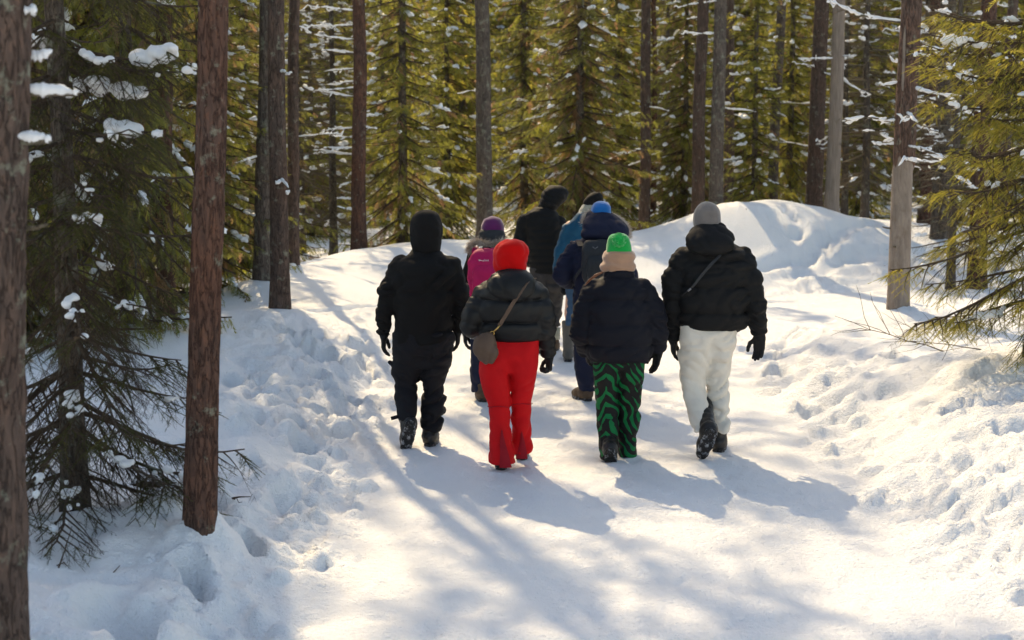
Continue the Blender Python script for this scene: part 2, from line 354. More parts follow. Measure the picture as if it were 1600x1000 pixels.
def height(x, y, detail=True):
    x = np.atleast_1d(np.asarray(x, float)); y = np.atleast_1d(np.asarray(y, float))
    z, s = base_height(x, y)
    for mx, my, mr, mh in MOUNDS: z = z + mh*np.exp(-((x-mx)**2+(y-my)**2)/(mr*mr))
    if not detail: return z
    fade = 1 - sstep(34, 45, y)
    wx = x + 0.18*noise2(x, y, 1.7, 1); wy = y + 0.18*noise2(x, y, 1.7, 2)
    edge = sstep(-0.35, 0.25, s)*(1 - 0.78*sstep(0.6, 2.3, s + 0.35*noise2(x, y, 0.8, 9)))
    edge = edge*(1 - .85*sstep(14.3, 17.0, y)*sstep(2.6, 1.6, x-.35*np.maximum(y-18, 0)))
    wx2 = x + 0.05*noise2(x, y, 6, 21); wy2 = y + 0.05*noise2(x, y, 6, 22)
    chunk = sstep(-.25, .35, noise2(x, y, 1.1, 23))                                   # crumbled zones next to smooth drifts
    puff = np.abs(noise2(wx, wy, 1.7, 3))*0.15 + chunk*(np.abs(noise2(wx2, wy2, 4.3, 4))*0.10 + np.abs(noise2(wx2, wy2, 9.5, 5))*0.055) + np.abs(noise2(wx2, wy2, 6.1, 24))*.03 - 0.075
    z = z + edge*puff*fade
    fine = np.abs(noise2(x, y, 17, 6))*0.026 + np.abs(noise2(x, y, 31, 10))*0.012
    z = z + fine*sstep(-0.55, 0.0, s)*(1-0.85*sstep(0.5, 1.8, s))*(.35+.65*chunk)*fade
    z = z + sstep(0.3, 1.6, s)*(noise2(x, y, 0.55, 7)*0.10 + noise2(x, y, 1.5, 8)*0.035)*fade
    inpath = 1 - sstep(-0.5, 0.0, s)
    tread = np.abs(noise2(wx2, wy2*.8, 5.2, 13))*.016 + np.abs(noise2(x, y, 11, 25))*.015 + np.abs(noise2(x, y, 21, 14))*.011
    z = z + inpath*(noise2(x, y, 0.9, 11)*0.016 + noise2(x, y, 2.6, 12)*0.012 + tread*(.45+.55*sstep(-.3, .4, noise2(x, y, .9, 26))))*fade
    for fx, fy, fa, fl, fw, fd in FOOT:
        k = np.nonzero((np.abs(x-fx) < 0.7) & (np.abs(y-fy) < 0.7))[0]
        if len(k) == 0: continue
        jx = .05*noise2(x[k], y[k], 7, 31); jy = .05*noise2(x[k], y[k], 7, 32); dx = x[k]-fx+jx; dy = y[k]-fy+jy
        u = (dx*math.cos(fa)+dy*math.sin(fa))/fw; v = (-dx*math.sin(fa)+dy*math.cos(fa))/fl
        r = np.sqrt(u*u+v*v)
        z[k] += -fd*(1-sstep(0.55, 1.1, r)) + 0.22*fd*np.exp(-((r-1.4)/0.3)**2)
    for cx_, cy_, cr, ch_, ca in CLODS:                     # broken lumps thrown up along the path
        k = np.nonzero((np.abs(x-cx_) < cr*2) & (np.abs(y-cy_) < cr*2))[0]
        if len(k) == 0: continue
        dx = x[k]-cx_+cr*.5*noise2(x[k], y[k], .6/cr, 33); dy = y[k]-cy_+cr*.5*noise2(x[k], y[k], .6/cr, 34)
        q = np.maximum(1-(dx*dx+(dy*ca)**2)/(cr*cr), 0); z[k] += ch_*q**.6
    for P_, w_, dp in GROOVES:
        q = poly_dist(x, y, P_); z = z - dp*(1-sstep(w_*0.5, w_*1.2, q)) + dp*0.3*np.exp(-((q-w_*1.6)/(w_*0.5))**2)
    return z
def gz(x, y): return float(height(np.array([x]), np.array([y]))[0])
def ground(px, py, smooth=False):
    r = ray(px, py); ds = np.concatenate([np.linspace(3, 40, 1500)])
    X = r[0]*ds/r[1]; Z = CAM_H + r[2]*ds/r[1]; h = height(X, ds, not smooth)
    k = np.argmax(Z < h); 
    return np.array([X[k], ds[k], h[k]])
def path_pt(px, py):
    r = ray(px, py); k = -CAM_H/r[2]; return np.array([r[0]*k, r[1]*k, 0.0])

# a mound of snow at the foot of the trees one can see
for k_, r_, h_ in (('spruce_l', .35, .06), ('pine_l', .22, .09), ('pine_a', .4, .08), ('pine_b', .45, .12), ('pine_c', .4, .1), ('pine_big', .45, .12), ('spruce_r', .5, .08)):
    MOUNDS.append((TREES_FG[k_][0], TREES_FG[k_][1], r_, h_))
xs = [0.0]; dx_ = 0.021
while xs[-1] < 320:
    g = 1.0 if xs[-1] < 3.4 else (1.006 if xs[-1] < 10 else 1.16)
    dx_ *= g; xs.append(xs[-1]+dx_)
xs = np.array(xs); xs = np.concatenate([-xs[:0:-1], xs]) + 0.4
ys = list(-60*np.linspace(1, 0, 25)[:-1]) + list(np.linspace(0, 5.6, 30)[:-1]); yy = 5.6
while yy < 420:
    ys.append(yy); yy *= 1.0042 if yy < 30 else 1.05
ys = np.array(ys)
GX, GY = np.meshgrid(xs, ys); GZ = height(GX.ravel(), GY.ravel())
nx_, ny_ = len(xs), len(ys); idx = np.arange(nx_*ny_).reshape(ny_, nx_)
Q = np.stack([idx[:-1, :-1], idx[:-1, 1:], idx[1:, 1:], idx[1:, :-1]], -1).reshape(-1, 4)
snow_ground = link('ground', mk_mesh('ground', np.stack([GX.ravel(), GY.ravel(), GZ], 1), Q), M['snow'], kind='structure')
snow_ground['label'] = 'trampled snow path between soft snow banks'
print('ground', nx_, ny_)

# ------------------------------------------------------------ foliage templates
def tri_flake(p, d, side, L, w):
    d = d/np.linalg.norm(d); side = side/np.linalg.norm(side)
    return [p - side*w/2, p + side*w/2, p + d*L]
def spray_far(seed, n=13):
    r = np.random.default_rng(seed); V = []; T = []
    def add(tri):
        k = len(V); V.extend(tri); T.append((k, k+1, k+2))
    for i in range(n):
        u = (i+0.5)/n; w = 0.34*(1-u)**0.6 + 0.10
        for sgn in (-1, 1):
            p = np.array([u*0.92, 0, -0.10*u*u]); a = math.radians(r.uniform(28, 62))
            d = np.array([math.cos(a), sgn*math.sin(a), r.normal(-0.15, 0.35)])
            add(tri_flake(p, d, np.array([-d[1], d[0], r.normal(0, .8)]), w*r.uniform(.6, 1.15), 0.05*r.uniform(.7, 1.3)))
        d = np.array([0.8, r.normal(0, .3), r.uniform(-.1, .5)])
        if i % 2: add(tri_flake(np.array([u*.92, 0, -0.1*u*u]), d, np.array([0, 1, 0.]), .18, 0.05))
    return np.array(V), np.array(T)
def twig_near(seed, n=34):
    r = np.random.default_rng(seed); V = []; T = []
    for i in range(n):
        u = (i+0.3)/n; ph = r.uniform(-0.5, math.pi+0.5)          # needles mostly sideways and above
        nl = 0.17*(1-0.35*u)*r.uniform(.8, 1.15); a = math.radians(r.uniform(35, 60)) if i < n-4 else math.radians(r.uniform(5, 30))
        rad = np.array([0, math.cos(ph), math.sin(ph)*0.8]); d = np.array([math.cos(a), 0, 0]) + rad*math.sin(a)
        side = np.cross(d, rad)+1e-6
        k = len(V); V.extend(tri_flake(np.array([u*.95, 0, 0]), d, side, nl, 0.026)); T.append((k, k+1, k+2))
    k = len(V); w = 0.014
    V.extend([np.array([0, w, 0]), np.array([0, -w/2, w*.8]), np.array([0, -w/2, -w*.8]), np.array([1., 0, 0])]); T += [(k, k+1, k+3), (k+1, k+2, k+3), (k+2, k, k+3)]
    return np.array(V), np.array(T)
def twig_bare(seed, n=7):
    r = np.random.default_rng(seed); V = []; T = []
    def stick(p, q, w):
        d = q-p; s1 = np.cross(d, [0, 0, 1.0]); s1 /= np.linalg.norm(s1)+1e-9; s2 = np.cross(d, s1); s2 /= np.linalg.norm(s2)+1e-9
        k = len(V); V.extend([p+s1*w, p-s1*w*.5+s2*w*.8, p-s1*w*.5-s2*w*.8, q]); T.extend([(k, k+1, k+3), (k+1, k+2, k+3), (k+2, k, k+3)])
    stick(np.zeros(3), np.array([1, r.normal(0, .08), r.normal(-.05, .08)]), 0.012)
    for i in range(n):
        u = r.uniform(.1, .9); sg = r.choice([-1, 1]); a = math.radians(r.uniform(25, 65))
        p = np.array([u, 0, 0]); q = p + r.uniform(.15, .45)*np.array([math.cos(a), sg*math.sin(a), r.normal(-.25, .3)]); stick(p, q, 0.008)
    return np.array(V), np.array(T)
def ico(sub):
    import bmesh
    bm = bmesh.new(); bmesh.ops.create_icosphere(bm, subdivisions=sub, radius=1.0)
    V = np.array([v.co for v in bm.verts]); T = np.array([[v.index for v in f.verts] for f in bm.faces]); bm.free(); return V, T
def blob(seed, sub):
    V, T = ico(sub); V = V*(1+0.42*noise3(V*1.3+seed*9.1)+0.2*noise3(V*3.1+seed*3.3))[:, None]
    V[:, 2] = np.where(V[:, 2] < 0, V[:, 2]*0.7 - 0.35*(V[:, 0]**2+V[:, 1]**2), V[:, 2]); return V, T
SPRAY = [spray_far(s) for s in range(4)]; TWIG = [twig_near(s) for s in range(4)]; BARE = [twig_bare(s) for s in range(4)]
BLOB2 = [blob(s, 2) for s in range(5)]; BLOB3 = [blob(s+20, 3) for s in range(5)]

class Twigs:
    def __init__(s): s.p = []; s.x = []; s.z = []; s.l = []; s.t = []
    def add(s, p, x, z, l, t): s.p.append(p); s.x.append(x); s.z.append(z); s.l.append(l); s.t.append(t)
    def flush(s, mb, temps, r):
        if not s.p: return
        P = np.array(s.p); X = np.array(s.x); Z = np.array(s.z); L = np.array(s.l); Tn = np.array(s.t); c = r.integers(0, len(temps), len(P))
        for k, (tv, tt) in enumerate(temps):
            m = c == k
            if m.any(): mb.inst(tv, tt, P[m], X[m], Z[m], L[m], Tn[m])
def nrm(v): return v/(np.linalg.norm(v)+1e-9)
def bough_curve(r, z, az, L, droop, up, n=9):
    u = np.linspace(0, 1, n); w = np.cumsum(r.normal(0, 0.03, n))*L*0.5
    d = np.array([math.cos(az), math.sin(az), 0]); s = np.array([-d[1], d[0], 0])
    return d[None]*(L*u)[:, None] + s[None]*(w*u)[:, None] + np.array([0, 0, 1.0])[None]*(z - droop*L*u**1.2 + up*L*np.maximum(u-.45, 0)**2*2)[:, None]
def grow_bough(r, P, L, tw, wood, bare, style, rad, deadness, snow, snow_p, tone0):
    """branchlets and needle sprays along one bough"""
    n = len(P); wood.tube(P, np.linspace(rad, rad*0.25, n), 5)
    seg = np.linalg.norm(np.diff(P, axis=0), axis=1).sum()
    step = 0.055 if style == 'far' else 0.065
    if style == 'coarse': step = 0.2
    k = 0; u = 0.10 if style != 'coarse' else 0.2
    while u < 1.0:
        f = u*(n-1); i = min(int(f), n-2); p = P[i]+(P[i+1]-P[i])*(f-i); T = nrm(P[i+1]-P[i])
        side = nrm(np.cross(T, [0, 0, 1.0]))
        if style in ('far', 'coarse'):
            if r.random() < 0.93:
                sg = 1 if k % 2 else -1; hang = r.uniform(0.15, 1.0)
                d = nrm(T*r.uniform(.5, .9) + side*sg*r.uniform(.4, .9) + np.array([0, 0, -hang]))
                ln = r.uniform(.22, .42)*(1.0-0.45*u)*(1 if style == 'far' else 2.2)*(0.6+0.4*min(L, 1.5)/1.5)
                dead = r.random() < deadness*(1.2-u) or deadness > 2
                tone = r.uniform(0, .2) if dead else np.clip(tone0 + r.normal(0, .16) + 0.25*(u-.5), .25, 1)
                (bare if dead and (deadness > 2 or r.random() < .5) else tw).add(p, d, nrm(np.array([0, 0, 1.0]) + side*r.normal(0, .5)), ln, tone)
        else:                                                      # near: real branchlets carrying twigs
            for sg in (-1, 1):
                if r.random() < 0.16: continue
                ln = (0.42*L*(1-u)**0.8 + 0.10)*r.uniform(.6, 1.1)
                ang = math.radians(r.uniform(42, 62)); d = nrm(T*math.cos(ang) + side*sg*math.sin(ang) + np.array([0, 0, r.uniform(-.75, -.05)]))
                m = max(3, int(ln/0.075)); q = [p]; dd = d.copy()
                for j in range(m):
                    dd = nrm(dd + np.array([0, 0, -0.10]) + r.normal(0, .07, 3)); q.append(q[-1] + dd*ln/m)
                q = np.array(q); wood.tube(q, np.linspace(rad*0.4, 0.0018, len(q)), 3, cap=False)
                dead = r.random() < deadness*(1.25-u)
                for j in range(1, len(q)):
                    td = nrm(q[j]-q[j-1]); ts = nrm(np.cross(td, [0, 0, 1.0]))
                    for s2 in (-1, 1, 0):
                        if s2 == 0 and j < len(q)-1 and r.random() < .5: continue
                        if r.random() < (0.35 if dead else 0.1): continue
                        a2 = math.radians(r.uniform(35, 55)) if s2 else 0
                        t2 = nrm(td*math.cos(a2) + ts*s2*math.sin(a2) + np.array([0, 0, r.uniform(-.5, .05)]))
                        l2 = r.uniform(.09, .15)*(1.0 if s2 else 1.1)
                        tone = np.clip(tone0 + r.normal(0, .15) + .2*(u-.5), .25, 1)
                        if dead: bare.add(q[j], t2, np.array([0, 0, 1.0]), l2*1.2, .1)
                        else: tw.add(q[j-1 if s2 == 0 else j], t2, nrm(np.array([0, 0, 1.0])+ts*r.normal(0, .2)), l2, tone)
        if r.random() < snow_p*(.3 if style == 'near' else .14) and u > .25:
            for c_ in range(int(r.integers(1, 4))):
                s_ = r.uniform(.014, .03) if style == 'near' else r.uniform(.014, .04)*(1 if style != 'coarse' else 1.8)
                snow.append((p + T*r.normal(0, .05) + side*r.normal(0, .05) + np.array([0, 0, -.01]), nrm(T+r.normal(0, .35, 3)), s_*r.uniform(.9, 2.3), s_*r.uniform(.7, 1.2), s_*r.uniform(.6, 1.0)))
        u += step/max(seg, .2)*(1 if style != 'near' else 1.15); k += 1
def snow_strip(mb, r, P, L, style):
    """a pad of snow lying along part of a bough, with lumps and an uneven edge"""
    u0 = r.uniform(.25, .7); u1 = min(1.0, u0 + r.uniform(.12, .5)*(.4 if style == 'near' else .5)/max(L, .3)*1.6)
    m = int(5 + (u1-u0)*L/(.02 if style == 'near' else .04)); m = min(m, 22); u = np.linspace(u0, u1, m)*(len(P)-1); i = np.minimum(u.astype(int), len(P)-2)
    q = P[i] + (P[i+1]-P[i])*(u-i)[:, None]; q = q + r.normal(0, .008, q.shape)
    w = r.uniform(.022, .045) + .03*r.random()**3
    if style == 'coarse': w *= 1.5
    ph = r.uniform(0, 6, 3); tt = np.arange(m)
    lump = 1 + .35*np.sin(tt*1.3+ph[0]) + .25*np.sin(tt*2.3+ph[1])
    prof = np.sin(np.linspace(.01, PI-.01, m))**.6; rad = w*np.maximum(lump, .35)*prof
    if style != 'near':
        mb.tube(q + np.array([0, 0, 1.0])*(rad*.45)[:, None], rad, 6, flat=.62); return
    big = r.random()**3; S = []                        # near: one melted-together pad
    for j in range(int(7+10*big)):
        k = int(r.integers(0, m)); a_ = (.012+.020*big)*r.uniform(.6, 1.6); S.append((q[k]+np.array([r.normal(0, .012+.014*big), r.normal(0, .012+.014*big), a_*.3+r.uniform(-.022, .010)]), a_))
    C_ = np.array([c for c, _ in S]); lo = C_.min(0)-.07; hi = C_.max(0)+.07; sd = r.uniform(0, 40)
    def f(p):
        d = np.full(len(p), 1e9)
        for c, a_ in S:
            e = p-c; e = e*np.array([.85, .85, 1.1]); d = smin(d, np.linalg.norm(e, axis=1)-a_, .016)
        return d + .010*noise3(p*20+sd) + .005*noise3(p*48+sd)
    V, Q = surface_nets(f, lo, hi, .011)
    if len(V): mb.add(V, Q)
def put_snow(snow, temps, r):
    mb = MB()
    c = r.integers(0, len(temps), len(snow))
    for k, (tv, tt) in enumerate(temps):
        sel = [s for s, cc in zip(snow, c) if cc == k]
        if sel: mb.inst(tv, tt, np.array([s[0] for s in sel]), np.array([nrm(s[1]) for s in sel]), np.tile(np.array([0, 0, 1.0]), (len(sel), 1)),
                        np.array([[s[2], s[3], s[4]] for s in sel]), np.full(len(sel), .5))
    return mb
def taper_trunk(r, H, r0, r1, sides, segs, rough=0.03, lean=(0, 0), flare=0.35, below=0.4, zmax=None):
    u = np.linspace(0, 1, segs)**1.25; z = -below + u*(H+below)
    an = np.arange(sides)*2*math.pi/sides
    rad = r0 + (r1-r0)*np.clip(z/H, 0, 1) + r0*flare*np.exp(-np.maximum(z, 0)/0.22)
    bd = r.uniform(0, 6, 2); cx = lean[0]*z + (.03*np.sin(z*.6+bd[0]) + .012*np.sin(z*1.9+bd[1]) - .03*np.sin(bd[0]) - .012*np.sin(bd[1]))*np.clip(z, 0, 3)/3; cy = lean[1]*z
    A, Z = np.meshgrid(an, z); R = np.repeat(rad[:, None], sides, 1)
    p = np.stack([np.cos(A)*3.2, np.sin(A)*3.2, Z*1.6 + r.uniform(0, 50)], -1).reshape(-1, 3)
    b = np.abs(noise3(p*np.array([1.6, 1.6, 1.2])))*1.3 + np.abs(noise3(p*np.array([3.6, 3.6, 3.0])))*.7 - 0.5
    R = R*(1 + rough*b.reshape(R.shape)*2.2)
    V = np.stack([np.cos(A)*R + cx[:, None], np.sin(A)*R + cy[:, None], Z], -1).reshape(-1, 3)
    idx = np.arange(segs*sides).reshape(segs, sides); nx = np.roll(idx, -1, 1)
    Q = np.stack([idx[:-1], nx[:-1], nx[1:], idx[1:]], -1).reshape(-1, 4)
    return V, Q
def make_spruce(seed, H, R, style, zlo, detail, tone0=.62, deadness=.25, droop=.25, up=.22, snow_p=.10, r0=.09, whorl=.2, nb=6, skip=None, trunk_mat='spruce_bark', lean=(0, 0), needle_mat='needles'):
    r = np.random.default_rng(seed); tw = Twigs(); cw = Twigs(); bare = Twigs(); wood = MB(); snow = []; strips = MB()
    z = zlo
    while z < H-0.15:
        coarse = z > detail
        L0 = R*(1-(z/H))**0.75*(1.0 if z > 0.9 else 0.75+0.25*z/0.9)
        for b in range(nb if not coarse else max(4, nb-2)):
            az = b*2*math.pi/nb + r.uniform(-.5, .5) + z*3.1; L = L0*r.uniform(.6, 1.12)
            if L < .12 or (skip and skip(az % (2*math.pi), z)): continue
            dr = droop*r.uniform(.4, 1.4) + (0.18 if z < 1.5 else 0) - 0.25*(z/H)
            P = bough_curve(r, z+r.uniform(-.1, .1), az, L, dr, up*r.uniform(.5, 1.4))
            P[:, 2] = np.maximum(P[:, 2], 0.06+0.03*np.arange(len(P))/len(P)); P[:, 0] += lean[0]*z; P[:, 1] += lean[1]*z
            st = 'coarse' if coarse else style
            if r.random() < snow_p*7: snow_strip(strips, r, P, L, st)
            grow_bough(r, P, L, cw if coarse else tw, wood, bare, st, 0.008+0.008*L, deadness*(1.4 if z < 1.6 else .8), snow, snow_p*(1 if not coarse else .6), tone0)
        z += whorl*r.uniform(.7, 1.3)*(1 if not coarse else 2.2)
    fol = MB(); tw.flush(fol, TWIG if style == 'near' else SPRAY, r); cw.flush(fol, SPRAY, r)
    bare.flush(wood, BARE, r)   # leafless twigs belong to the wood
    sn = put_snow(snow, BLOB3 if style == 'near' else BLOB2, r)
    if strips.n: sn.add(np.concatenate(strips.V), np.concatenate(strips.Q), np.concatenate(strips.T) if strips.T else None)
    V, Q = taper_trunk(r, H, r0, 0.015, 14 if style == 'far' else 28, 40 if style == 'far' else 140, .05, lean)
    tr = MB(); tr.add(V, Q)
    print('spruce', seed, 'foliage tris', sum(len(t) for t in fol.T), 'wood', wood.n, 'snow', sn.n)
    return {'trunk': (tr.mesh('trunk'), M[trunk_mat], None), 'boughs': (wood.mesh('boughs'), M['branch'], 'stuff'),
            'crown': (fol.mesh('crown', False), M[needle_mat], 'stuff') if fol.n else None, 'snow': (sn.mesh('snow'), M['snow_soft'], 'stuff') if snow else None}
def plant(parts, name, loc, label, cat, group=None, rz=0, sc=1.0):
    t = thing(name, loc, label, cat, group, rz); t.scale = (sc, sc, sc) if np.isscalar(sc) else sc
    for k, v in parts.items():
        if v: link(k, v[0], v[1], t, kind=v[2])
    return t

# ------------------------------------------------------------ trees
def pine_crown(seed, H, dens=1.0):
    r = np.random.default_rng(seed); wood = MB(); tuft = Twigs()
    z = H*0.62
    while z < H:
        for b in range(3):
            az = r.uniform(0, 2*math.pi); L = (1.6*(1-((z-H*.62)/(H*.38))**2*.75))*r.uniform(.5, 1.1)
            P = bough_curve(r, z, az, L, r.uniform(-.35, .1), .3, 7); wood.tube(P, np.linspace(.035, .01, 7), 4)
            for k in range(int((10*L+3)*dens)):
                u = r.uniform(.35, 1.0); i = min(int(u*6), 5); p = P[i]+(P[i+1]-P[i])*(u*6-i)
                d = nrm(r.normal(0, 1, 3)+np.array([math.cos(az), math.sin(az), .5])); q = p + d*r.uniform(.1, .35)
                for m in range(3): tuft.add(q, nrm(d+r.normal(0, .7, 3)), nrm(r.normal(0, 1, 3)), r.uniform(.22, .4), r.uniform(.2, 1))
        z += r.uniform(.35, .6)
    f = MB(); tuft.flush(f, SPRAY, r)
    return {'limbs': (wood.mesh('limbs'), M['pine_bark_red'], None), 'crown': (f.mesh('crown', False), M['needles_pine'], 'stuff')}
PINE_CROWNS = [pine_crown(71, 15.0), pine_crown(72, 15.0), pine_crown(73, 15.0, .22), pine_crown(74, 15.0, .22), pine_crown(75, 15.0, .5)]
FULL = (42, 41)
def dead_branch(r, z, az, L, droop=.1, rad=.012, twigs=4, snow=.7, x0=0.0, curve=.0, start=0.0):
    """one bare branch of a trunk, its twigs, and the snow lying on it"""
    n = 10; u = np.linspace(0, 1, n)
    d = np.array([math.cos(az), math.sin(az), 0]); s = np.array([-d[1], d[0], 0])
    wob = np.cumsum(r.normal(0, .03, n))*L; wz = np.cumsum(r.normal(0, .02, n))*L
    P = d*(start + L*u)[:, None] + s*(wob*u)[:, None]; P[:, 2] += z - droop*L*u**1.3 + curve*L*u*u + wz*u; P[:, 0] += x0
    b = MB(); rr = rad*(1-.75*u); b.tube(P, rr, 6)
    sn = MB(); tubes = [(P, rr)]
    for k in range(twigs):
        f = r.uniform(.25, .95)*(n-1); i = min(int(f), n-2); p = P[i]+(P[i+1]-P[i])*(f-i); T = nrm(P[i+1]-P[i])
        sd = nrm(np.cross(T, [0, 0, 1.0]))*r.choice([-1, 1]); l = L*r.uniform(.15, .4)
        q = np.array([p + (T*.7+sd*.7+np.array([0, 0, r.uniform(-.35, .3)]))*l*v + r.normal(0, .02, 3)*l*v for v in np.linspace(0, 1, 5)])
        b.tube(q, np.linspace(rad*.45, rad*.12, 5), 4); tubes.append((q, np.linspace(rad*.45, rad*.12, 5)))
    for q, r_ in tubes:
        i = 0
        while i < len(q)-1:
            run = int(r.integers(3, 9))
            if r.random() < snow:
                e = q[i:i+run+1]
                if len(e) >= 2:
                    m = np.array([np.array([np.interp(v, np.arange(len(e)), e[:, c]) for c in range(3)]) for v in np.linspace(0, len(e)-1, 2*len(e)+1)]); w = r_[i:i+run+1].mean()*.9 + .011*r.uniform(.6, 1.5)
                    rad_ = w*np.sin(np.linspace(.02, math.pi-.02, len(m)))**.6*r.uniform(.7, 1.25, len(m))
                    sn.tube(m + np.array([0, 0, 1.0])*(r_[i:i+run+1].mean()*.7 + w*.35), rad_, 7)
            i += run
    return b.mesh('branch'), (sn.mesh('snow') if sn.n else None)
def add_branch(t, r, mat='dead', **kw):
    bm_, sm_ = dead_branch(r, **kw); b = link('branch', bm_, M[mat], t)
    if sm_: link('snow', sm_, M['snow_soft'], b, kind='stuff')
    return b
def make_pine(name, loc, r0, label, bark, lean=(0, 0), H=15.0, seed=0, near=False, group=None, crown=True, branches=(), rough=.03, flare=.25, upper=None, mats=None):
    r = np.random.default_rng(seed+100)
    t = thing(name, loc, label, 'tree', group)
    segs = 220 if near else 80
    V, Q = taper_trunk(r, H, r0, r0*.35, 56 if near else 22, segs, rough, lean, flare)
    if near:                                             # concentrate the rings in the part one can see
        pass
    me = mk_mesh('trunk', V, Q); link('trunk', me, M[bark], t)
    if crown:
        c = PINE_CROWNS[4 if seed in (5, 10) else seed % 2 + (0 if seed in FULL or seed > 17 and seed < 26 else 2)]
        for k, v in c.items():
            o = link(k, v[0], v[1], t, kind=v[2]); o.rotation_euler = (0, 0, seed*1.3); o.scale = (1, 1, H/15.0); o.location = (lean[0]*H*.8, lean[1]*H*.8, 0)
    st_ = MB()                                           # broken stubs left on the trunk
    for k in range(int(r.integers(4, 9))):
        z_ = r.uniform(.5, 5.0); a_ = r.uniform(-PI, .3); rr0 = (r0+(r0*.35-r0)*z_/H)*.85; l_ = r.uniform(.03, .12); d_ = np.array([math.cos(a_), math.sin(a_), r.uniform(-.1, .3)])
        st_.tube([np.array([lean[0]*z_, lean[1]*z_, z_])+d_*rr0, np.array([lean[0]*z_, lean[1]*z_, z_])+d_*(rr0+l_*.6), np.array([lean[0]*z_, lean[1]*z_, z_+.01])+d_*(rr0+l_)], [.012, .009, .006], 6)
    link('stubs', st_.mesh('stubs'), M['dead'], t, kind='stuff')
    for kw in branches:
        kw = dict(kw); kw.setdefault('x0', lean[0]*kw['z']); add_branch(t, r, **kw)
    return t
PI = math.pi
def gloc(p, sink=0.05): return (p[0], p[1], gz(p[0], p[1])-sink)
def bz(px, py, d, base): return at(px, py, d)[2]-base     # height above the tree's base of a photo row
def rbr(r, n, z0, z1, Lr, az=None, **kw):
    out = []
    for k in range(n):
        a = r.uniform(0, 2*PI) if az is None else az + r.normal(0, .35)
        out.append(dict(z=r.uniform(z0, z1), az=a, L=r.uniform(*Lr), droop=r.uniform(-.1, .35), rad=r.uniform(.007, .014), twigs=int(r.integers(1, 6)), **kw))
    return out
R_ = np.random.default_rng(77)
# foreground left
p = TREES_FG['pine_edge']; L0 = gloc(p)
make_pine('pine_tree', L0, .142, 'thick grey-brown pine trunk cut by the left edge of the picture, snowy broken stubs', 'pine_bark', (.035, 0), 14, 1, True, rough=.055,
          branches=[dict(z=bz(50, 96, 5.6, L0[2]), az=.35, L=.14, droop=-.1, rad=.016, twigs=1, snow=1, start=.09), dict(z=bz(50, 146, 5.6, L0[2]), az=.1, L=.24, droop=.02, rad=.016, twigs=1, snow=.9, start=.09),
                    dict(z=bz(50, 22, 5.6, L0[2]), az=-.2, L=.1, droop=0, rad=.017, twigs=0, snow=1, start=.1), dict(z=bz(50, 220, 5.6, L0[2]), az=-.25, L=.16, droop=-.05, rad=.02, twigs=0, snow=1, start=.1)])
p = TREES_FG['pine_l']; L0 = gloc(p, .1)
make_pine('pine_tree', L0, .083, 'reddish-brown pine trunk standing in front of the dark spruce at left, foot in the snow', 'pine_bark_red', (.046, 0), 13, 2, True, rough=.05, flare=.12)
# mid left trio
for key, w, bark, lab, sd, nb in (('pine_a', 30, 'pine_bark', 'pine trunk with snow speckled bark, the nearest of the three behind the left bank', 3, 2),
                            ('pine_b', 29, 'pine_bark_grey', 'greyish pine trunk, leftmost of the three behind the left bank', 4, 3), ('pine_c', 19, 'pine_bark', 'thin brown pine trunk, rightmost of the three behind the left bank', 5, 3)):
    p = TREES_FG[key]; L0 = gloc(p)
    make_pine('pine_tree', L0, w/2/FPX*p[1], lab, bark, (.02, 0), 15, sd, False, branches=rbr(R_, nb, 1.2, 3.6, (.2, .9)), rough=.04)
# the big half-bare pine on the right
p = TREES_FG['pine_big']; L0 = gloc(p, .08)
tb = make_pine('dead_pine_tree', L0, .122, 'big pine on the right with its lower trunk stripped to pale bare wood', 'pine_bark', (.004, 0), 13, 6, True, rough=.035, flare=.1, crown=False,
          branches=rbr(R_, 26, 1.5, 3.4, (.25, .75), snow=.45) + [dict(z=1.75, az=2.9, L=.3, droop=.05, rad=.012, twigs=3, snow=1), dict(z=2.0, az=3.3, L=.28, droop=.1, rad=.012, twigs=2, snow=1), dict(z=3.0, az=2.8, L=.8, droop=-.2, rad=.016, twigs=6, snow=1), dict(z=1.55, az=.2, L=.5, droop=-.1, rad=.01, twigs=4, snow=.3)])
tr_o = [o for o in tb.children if o.name.startswith('trunk')][0]
V, Q = taper_trunk(np.random.default_rng(106), 13, .122, .045, 64, 620, .035, (.004, 0), .1)
va = np.arctan2(V[:, 1], V[:, 0]); ez = 1.52 + .13*noise3(np.stack([np.cos(va)*1.6, np.sin(va)*1.6, va*0], 1)) + .06*np.cos(va+1.7)
patch = noise3(np.stack([np.cos(va)*1.5, np.sin(va)*1.5, V[:, 2]*.8+3], 1))
tn = np.maximum(.5+(ez-V[:, 2])*1.2, np.where(V[:, 2] > 2.3, .5+(patch-.45)*1.5, 0)); m_ = np.clip((tn-.5)*14+.5, 0, 1)
vr = np.hypot(V[:, 0], V[:, 1]); tgt = vr.copy(); base_r = .122+(.045-.122)*np.clip(V[:, 2]/13, 0, 1)+.012*np.exp(-np.maximum(V[:, 2], 0)/.22)
tgt = (base_r*.94)*(1-m_*0)+.0; nr = vr*(1-m_) + (tgt*.8+vr*.2)*.985*m_; V[:, :2] *= (nr/vr)[:, None]
for (kx, kz) in ((-1.9, .62), (-1.35, .75), (-1.75, .28), (-2.3, 1.1)):                 # knots
    dq = ((va-kx)*.12)**2/.014**2 + (V[:, 2]-kz)**2/.035**2; V[:, :2] *= (1-.10*np.exp(-dq))[:, None]
old = tr_o.data; tr_o.data = mk_mesh('trunk', V, Q, tone=np.clip(tn, 0, 1)); tr_o.data.materials.append(M['half_bare'])
